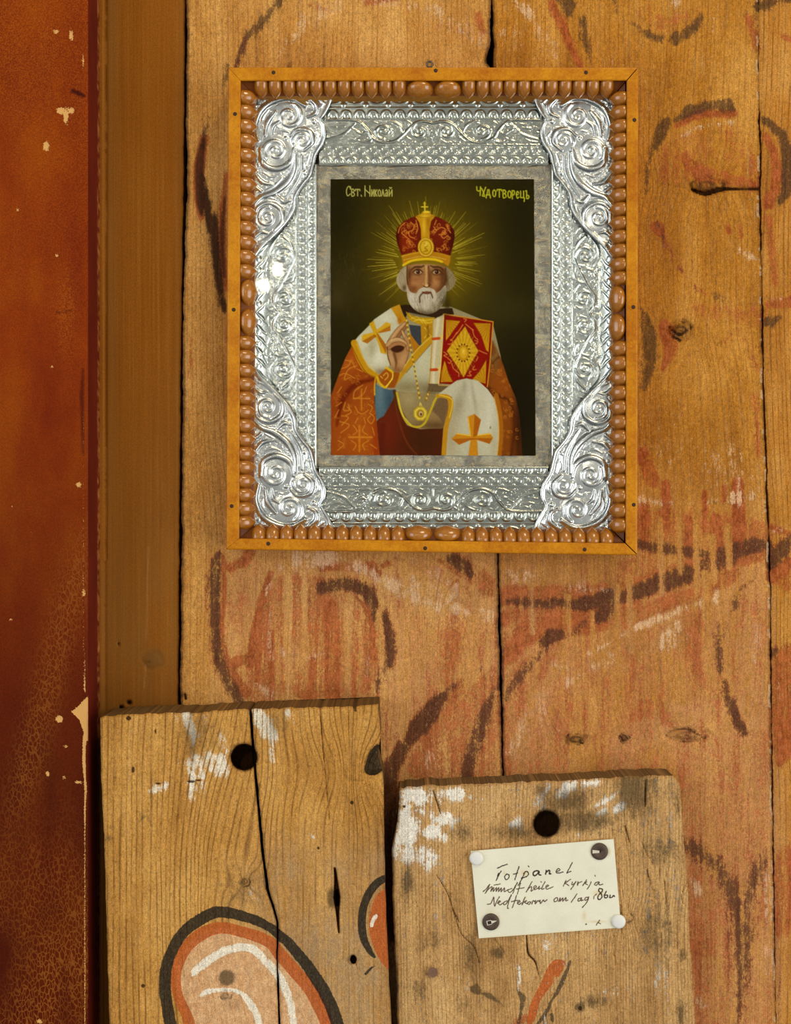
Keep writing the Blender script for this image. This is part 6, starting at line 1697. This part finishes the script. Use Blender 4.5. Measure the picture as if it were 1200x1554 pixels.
W_(ink2, 1.4, ((182, 518), (202, 516), (214, 496), (226, 468), (228, 498), (232, 532), (246, 500), (266, 466)), ((252, 512), (272, 500), (266, 494), (256, 508), (270, 522), (288, 512)), ((320, 494), (298, 504), (296, 520), (316, 512), (350, 452), (334, 492), (322, 540), (330, 548)), ((386, 456), (372, 500), (356, 542)), ((350, 500), (392, 490)), ((392, 512), (410, 498), (402, 492), (392, 508), (404, 520), (420, 508)), ((446, 468), (432, 500), (424, 522), (440, 500), (456, 494), (444, 504), (460, 516)), ((474, 500), (462, 512), (474, 518), (486, 504), (474, 500)), ((492, 518), (502, 492), (512, 500), (520, 492), (516, 516), (536, 492), (544, 500), (552, 490), (552, 514), (574, 488), (580, 500), (600, 486)))
W_(ink2, 1.4, ((664, 472), (648, 486), (652, 500), (670, 494), (674, 476), (664, 472)), ((680, 498), (692, 474), (690, 498), (710, 474), (710, 496), (732, 472), (730, 494), (746, 488)), ((808, 446), (790, 474), (768, 504)), ((838, 474), (820, 480), (816, 496), (832, 490), (842, 474), (838, 494), (852, 488)), ((888, 468), (868, 474), (864, 490), (880, 486), (892, 466), (878, 504), (846, 542)))
W_(ink2, 1.2, ((946, 446), (930, 462), (926, 480)))
W_(ink, 1.7, ((986, 412), (968, 408), (960, 424), (976, 440), (984, 466), (966, 486), (954, 474), (966, 448), (986, 428), (986, 412)), ((1014, 428), (1002, 452), (1002, 470), (1018, 472), (1024, 456), (1006, 454)), ((1042, 454), (1038, 470), (1054, 470), (1064, 456), (1072, 464)))
W_(ink, 2.0, ((872, 658), (874, 659))); W_(ink2, 1.3, ((944, 664), (954, 648), (968, 630)), ((956, 648), (974, 654)))
U = (no.X - 708) / 240; Vv = (no.Y - 1268) / 160
n = 0.5
# card grid: warped from the unit square, ink sampled where it lies
nu, nv = 430, 270
u, v = np.meshgrid(np.linspace(0, 1, nu), np.linspace(0, 1, nv))
p = C4[0] * ((1 - u) * (1 - v))[..., None] + C4[1] * (u * (1 - v))[..., None] + C4[2] * (u * v)[..., None] + C4[3] * ((1 - u) * v)[..., None]
ix = np.clip(((p[..., 0] - 708) / 240 * (no.X.shape[1] - 1)).round().astype(int), 0, no.X.shape[1] - 1)
iy = np.clip(((p[..., 1] - 1268) / 160 * (no.X.shape[0] - 1)).round().astype(int), 0, no.X.shape[0] - 1)
inkc = rgba(no.I)[iy, ix]
bow = 0.0009 * np.sin(u * 3.1) * np.sin(v * 3.1) + (fbm(u * 3, v * 2, 4) - 0.5) * 0.0006
P = at(p[..., 0], p[..., 1], CD + bow)
org = at(834, 1416, T2)
note = obj('paper_note', grid_mesh('paper_note', P, org, {'ink': inkc}, back=-(CD - 0.0007)), printed('cream_paper', 0.8, 0.2))
note.location = org
tag(note, 'small cream paper note with three lines of brown handwriting, pinned to a board', 'note')

# ------------------------------------------------------------------ thumbtacks
def lathe(name, prof, seg=28):
    V = [(r_ * math.cos(2 * math.pi * k / seg), r_ * math.sin(2 * math.pi * k / seg), z_) for r_, z_ in prof for k in range(seg)]
    Q = [(a * seg + k, a * seg + (k + 1) % seg, (a + 1) * seg + (k + 1) % seg, (a + 1) * seg + k) for a in range(len(prof) - 1) for k in range(seg)]
    return raw_mesh(name, np.array(V), Q)


m_white = plain('white_plastic', (226, 228, 222), 0.4, var=0.03)
m_dark = plain('browned_steel', (86, 72, 62), 0.55, 0.55, var=0.25, freq=1400, bump=0.25)
m_bright = plain('bright_tongue', (226, 220, 200), 0.35, 0.3)
m_slot = plain('slot_shadow_steel', (34, 24, 18), 0.8)
rw, rd = 10.4 * S, 12.6 * S
white_me = lathe('tack_head', [(0.00001, 0.0022), (rw * 0.6, 0.0021), (rw * 0.86, 0.0018), (rw * 0.97, 0.0012), (rw, 0.0005), (rw * 0.98, 0.0), (0.00001, 0.0)])
dark_me = lathe('tack_head', [(1.6 * S, 0.0006), (1.6 * S, 0.0014), (rd * 0.8, 0.0012), (rd * 0.97, 0.0009), (rd, 0.0005), (rd * 0.97, 0.0), (1.6 * S, 0.0)])
pin_me = lathe('tack_pin', [(0.0005, 0.0), (0.0005, -0.006), (0.00001, -0.009)], 8)
tongue = raw_mesh('tack_tongue', np.array([(0.5, -1.6, 3.4), (0.5, 1.6, 3.4), (10.5, 2.6, 2.9), (10.5, -2.6, 2.9), (0.5, -1.6, 2), (0.5, 1.6, 2), (10.5, 2.6, 2), (10.5, -2.6, 2)]) * S, [(0, 3, 2, 1), (4, 5, 6, 7), (0, 1, 5, 4), (1, 2, 6, 5), (2, 3, 7, 6), (3, 0, 4, 7)], shade=False)
m_tongue2 = raw_mesh('tack_tongue', np.array([(0.5, -2.4, 3.4), (0.5, 2.4, 3.4), (8.5, 0.3, 3.0), (8.5, -0.3, 3.0), (0.5, -2.4, 2), (0.5, 2.4, 2), (8.5, .3, 2), (8.5, -.3, 2)]) * S, [(0, 3, 2, 1), (4, 5, 6, 7), (0, 1, 5, 4), (1, 2, 6, 5), (2, 3, 7, 6), (3, 0, 4, 7)], shade=False)
slot_me = raw_mesh('tack_slot', np.array([(-5, -2.4, 3.3), (-5, 2.4, 3.3), (0.5, 2.4, 3.3), (0.5, -2.4, 3.3), (-5, -2.4, 2), (-5, 2.4, 2), (0.5, 2.4, 2), (0.5, -2.4, 2)]) * S, [(0, 3, 2, 1), (4, 5, 6, 7), (0, 1, 5, 4), (1, 2, 6, 5), (2, 3, 7, 6), (3, 0, 4, 7)], shade=False)
rim_me = raw_mesh('tack_slot_rim', np.array([(-6.4, -3.3, 3.2), (-6.4, 3.3, 3.2), (1, 3.3, 3.2), (1, -3.3, 3.2), (-6.4, -3.3, 2), (-6.4, 3.3, 2), (1, 3.3, 2), (1, -3.3, 2)]) * S, [(0, 3, 2, 1), (4, 5, 6, 7), (0, 1, 5, 4), (1, 2, 6, 5), (2, 3, 7, 6), (3, 0, 4, 7)], shade=False)


def tack(px, py, dark, rot, label, group):
    e = empty('thumbtack', tuple(at(px, py, CD + 0.0002)))
    e.rotation_euler = (math.pi / 2, 0, 0)
    tag(e, label, 'thumbtack', group)
    if dark:
        h = obj('tack_head', dark_me, m_dark, e)
        pl = obj('tack_centre', bpy.data.meshes['tack_centre'] if 'tack_centre' in bpy.data.meshes else lathe('tack_centre', [(0.00001, 0.0010), (1.7 * S, 0.0010)], 12), m_slot, h)
        t_ = obj('tack_tongue', tongue if rot > 90 else m_tongue2, m_bright, h)
        t_.rotation_euler = (0, 0, math.radians(rot))
        if rot < 90:
            for me_, mt in ((rim_me, m_bright), (slot_me, m_slot)):
                s_ = obj(me_.name, me_, mt, h)
                s_.rotation_euler = (0, 0, math.radians(rot))
    else:
        obj('tack_head', white_me, m_white, e)
    obj('tack_pin', pin_me, m_bright, e)


tack(*zc((104, 194))[0], False, 0, 'white plastic thumbtack beside the first handwritten line of the paper note', 'thumbtacks holding the note')
tack(*zc((1100, 637))[0], False, 0, 'white plastic thumbtack half off the note edge, below the year', 'thumbtacks holding the note')
tack(*zc((966, 147))[0], True, 180, 'dark metal thumbtack with a wide bright wedge, above the handwriting', 'thumbtacks holding the note')
tack(*zc((206, 640))[0], True, 14, 'dark metal thumbtack with a small bright-rimmed square slot, below the handwriting', 'thumbtacks holding the note')
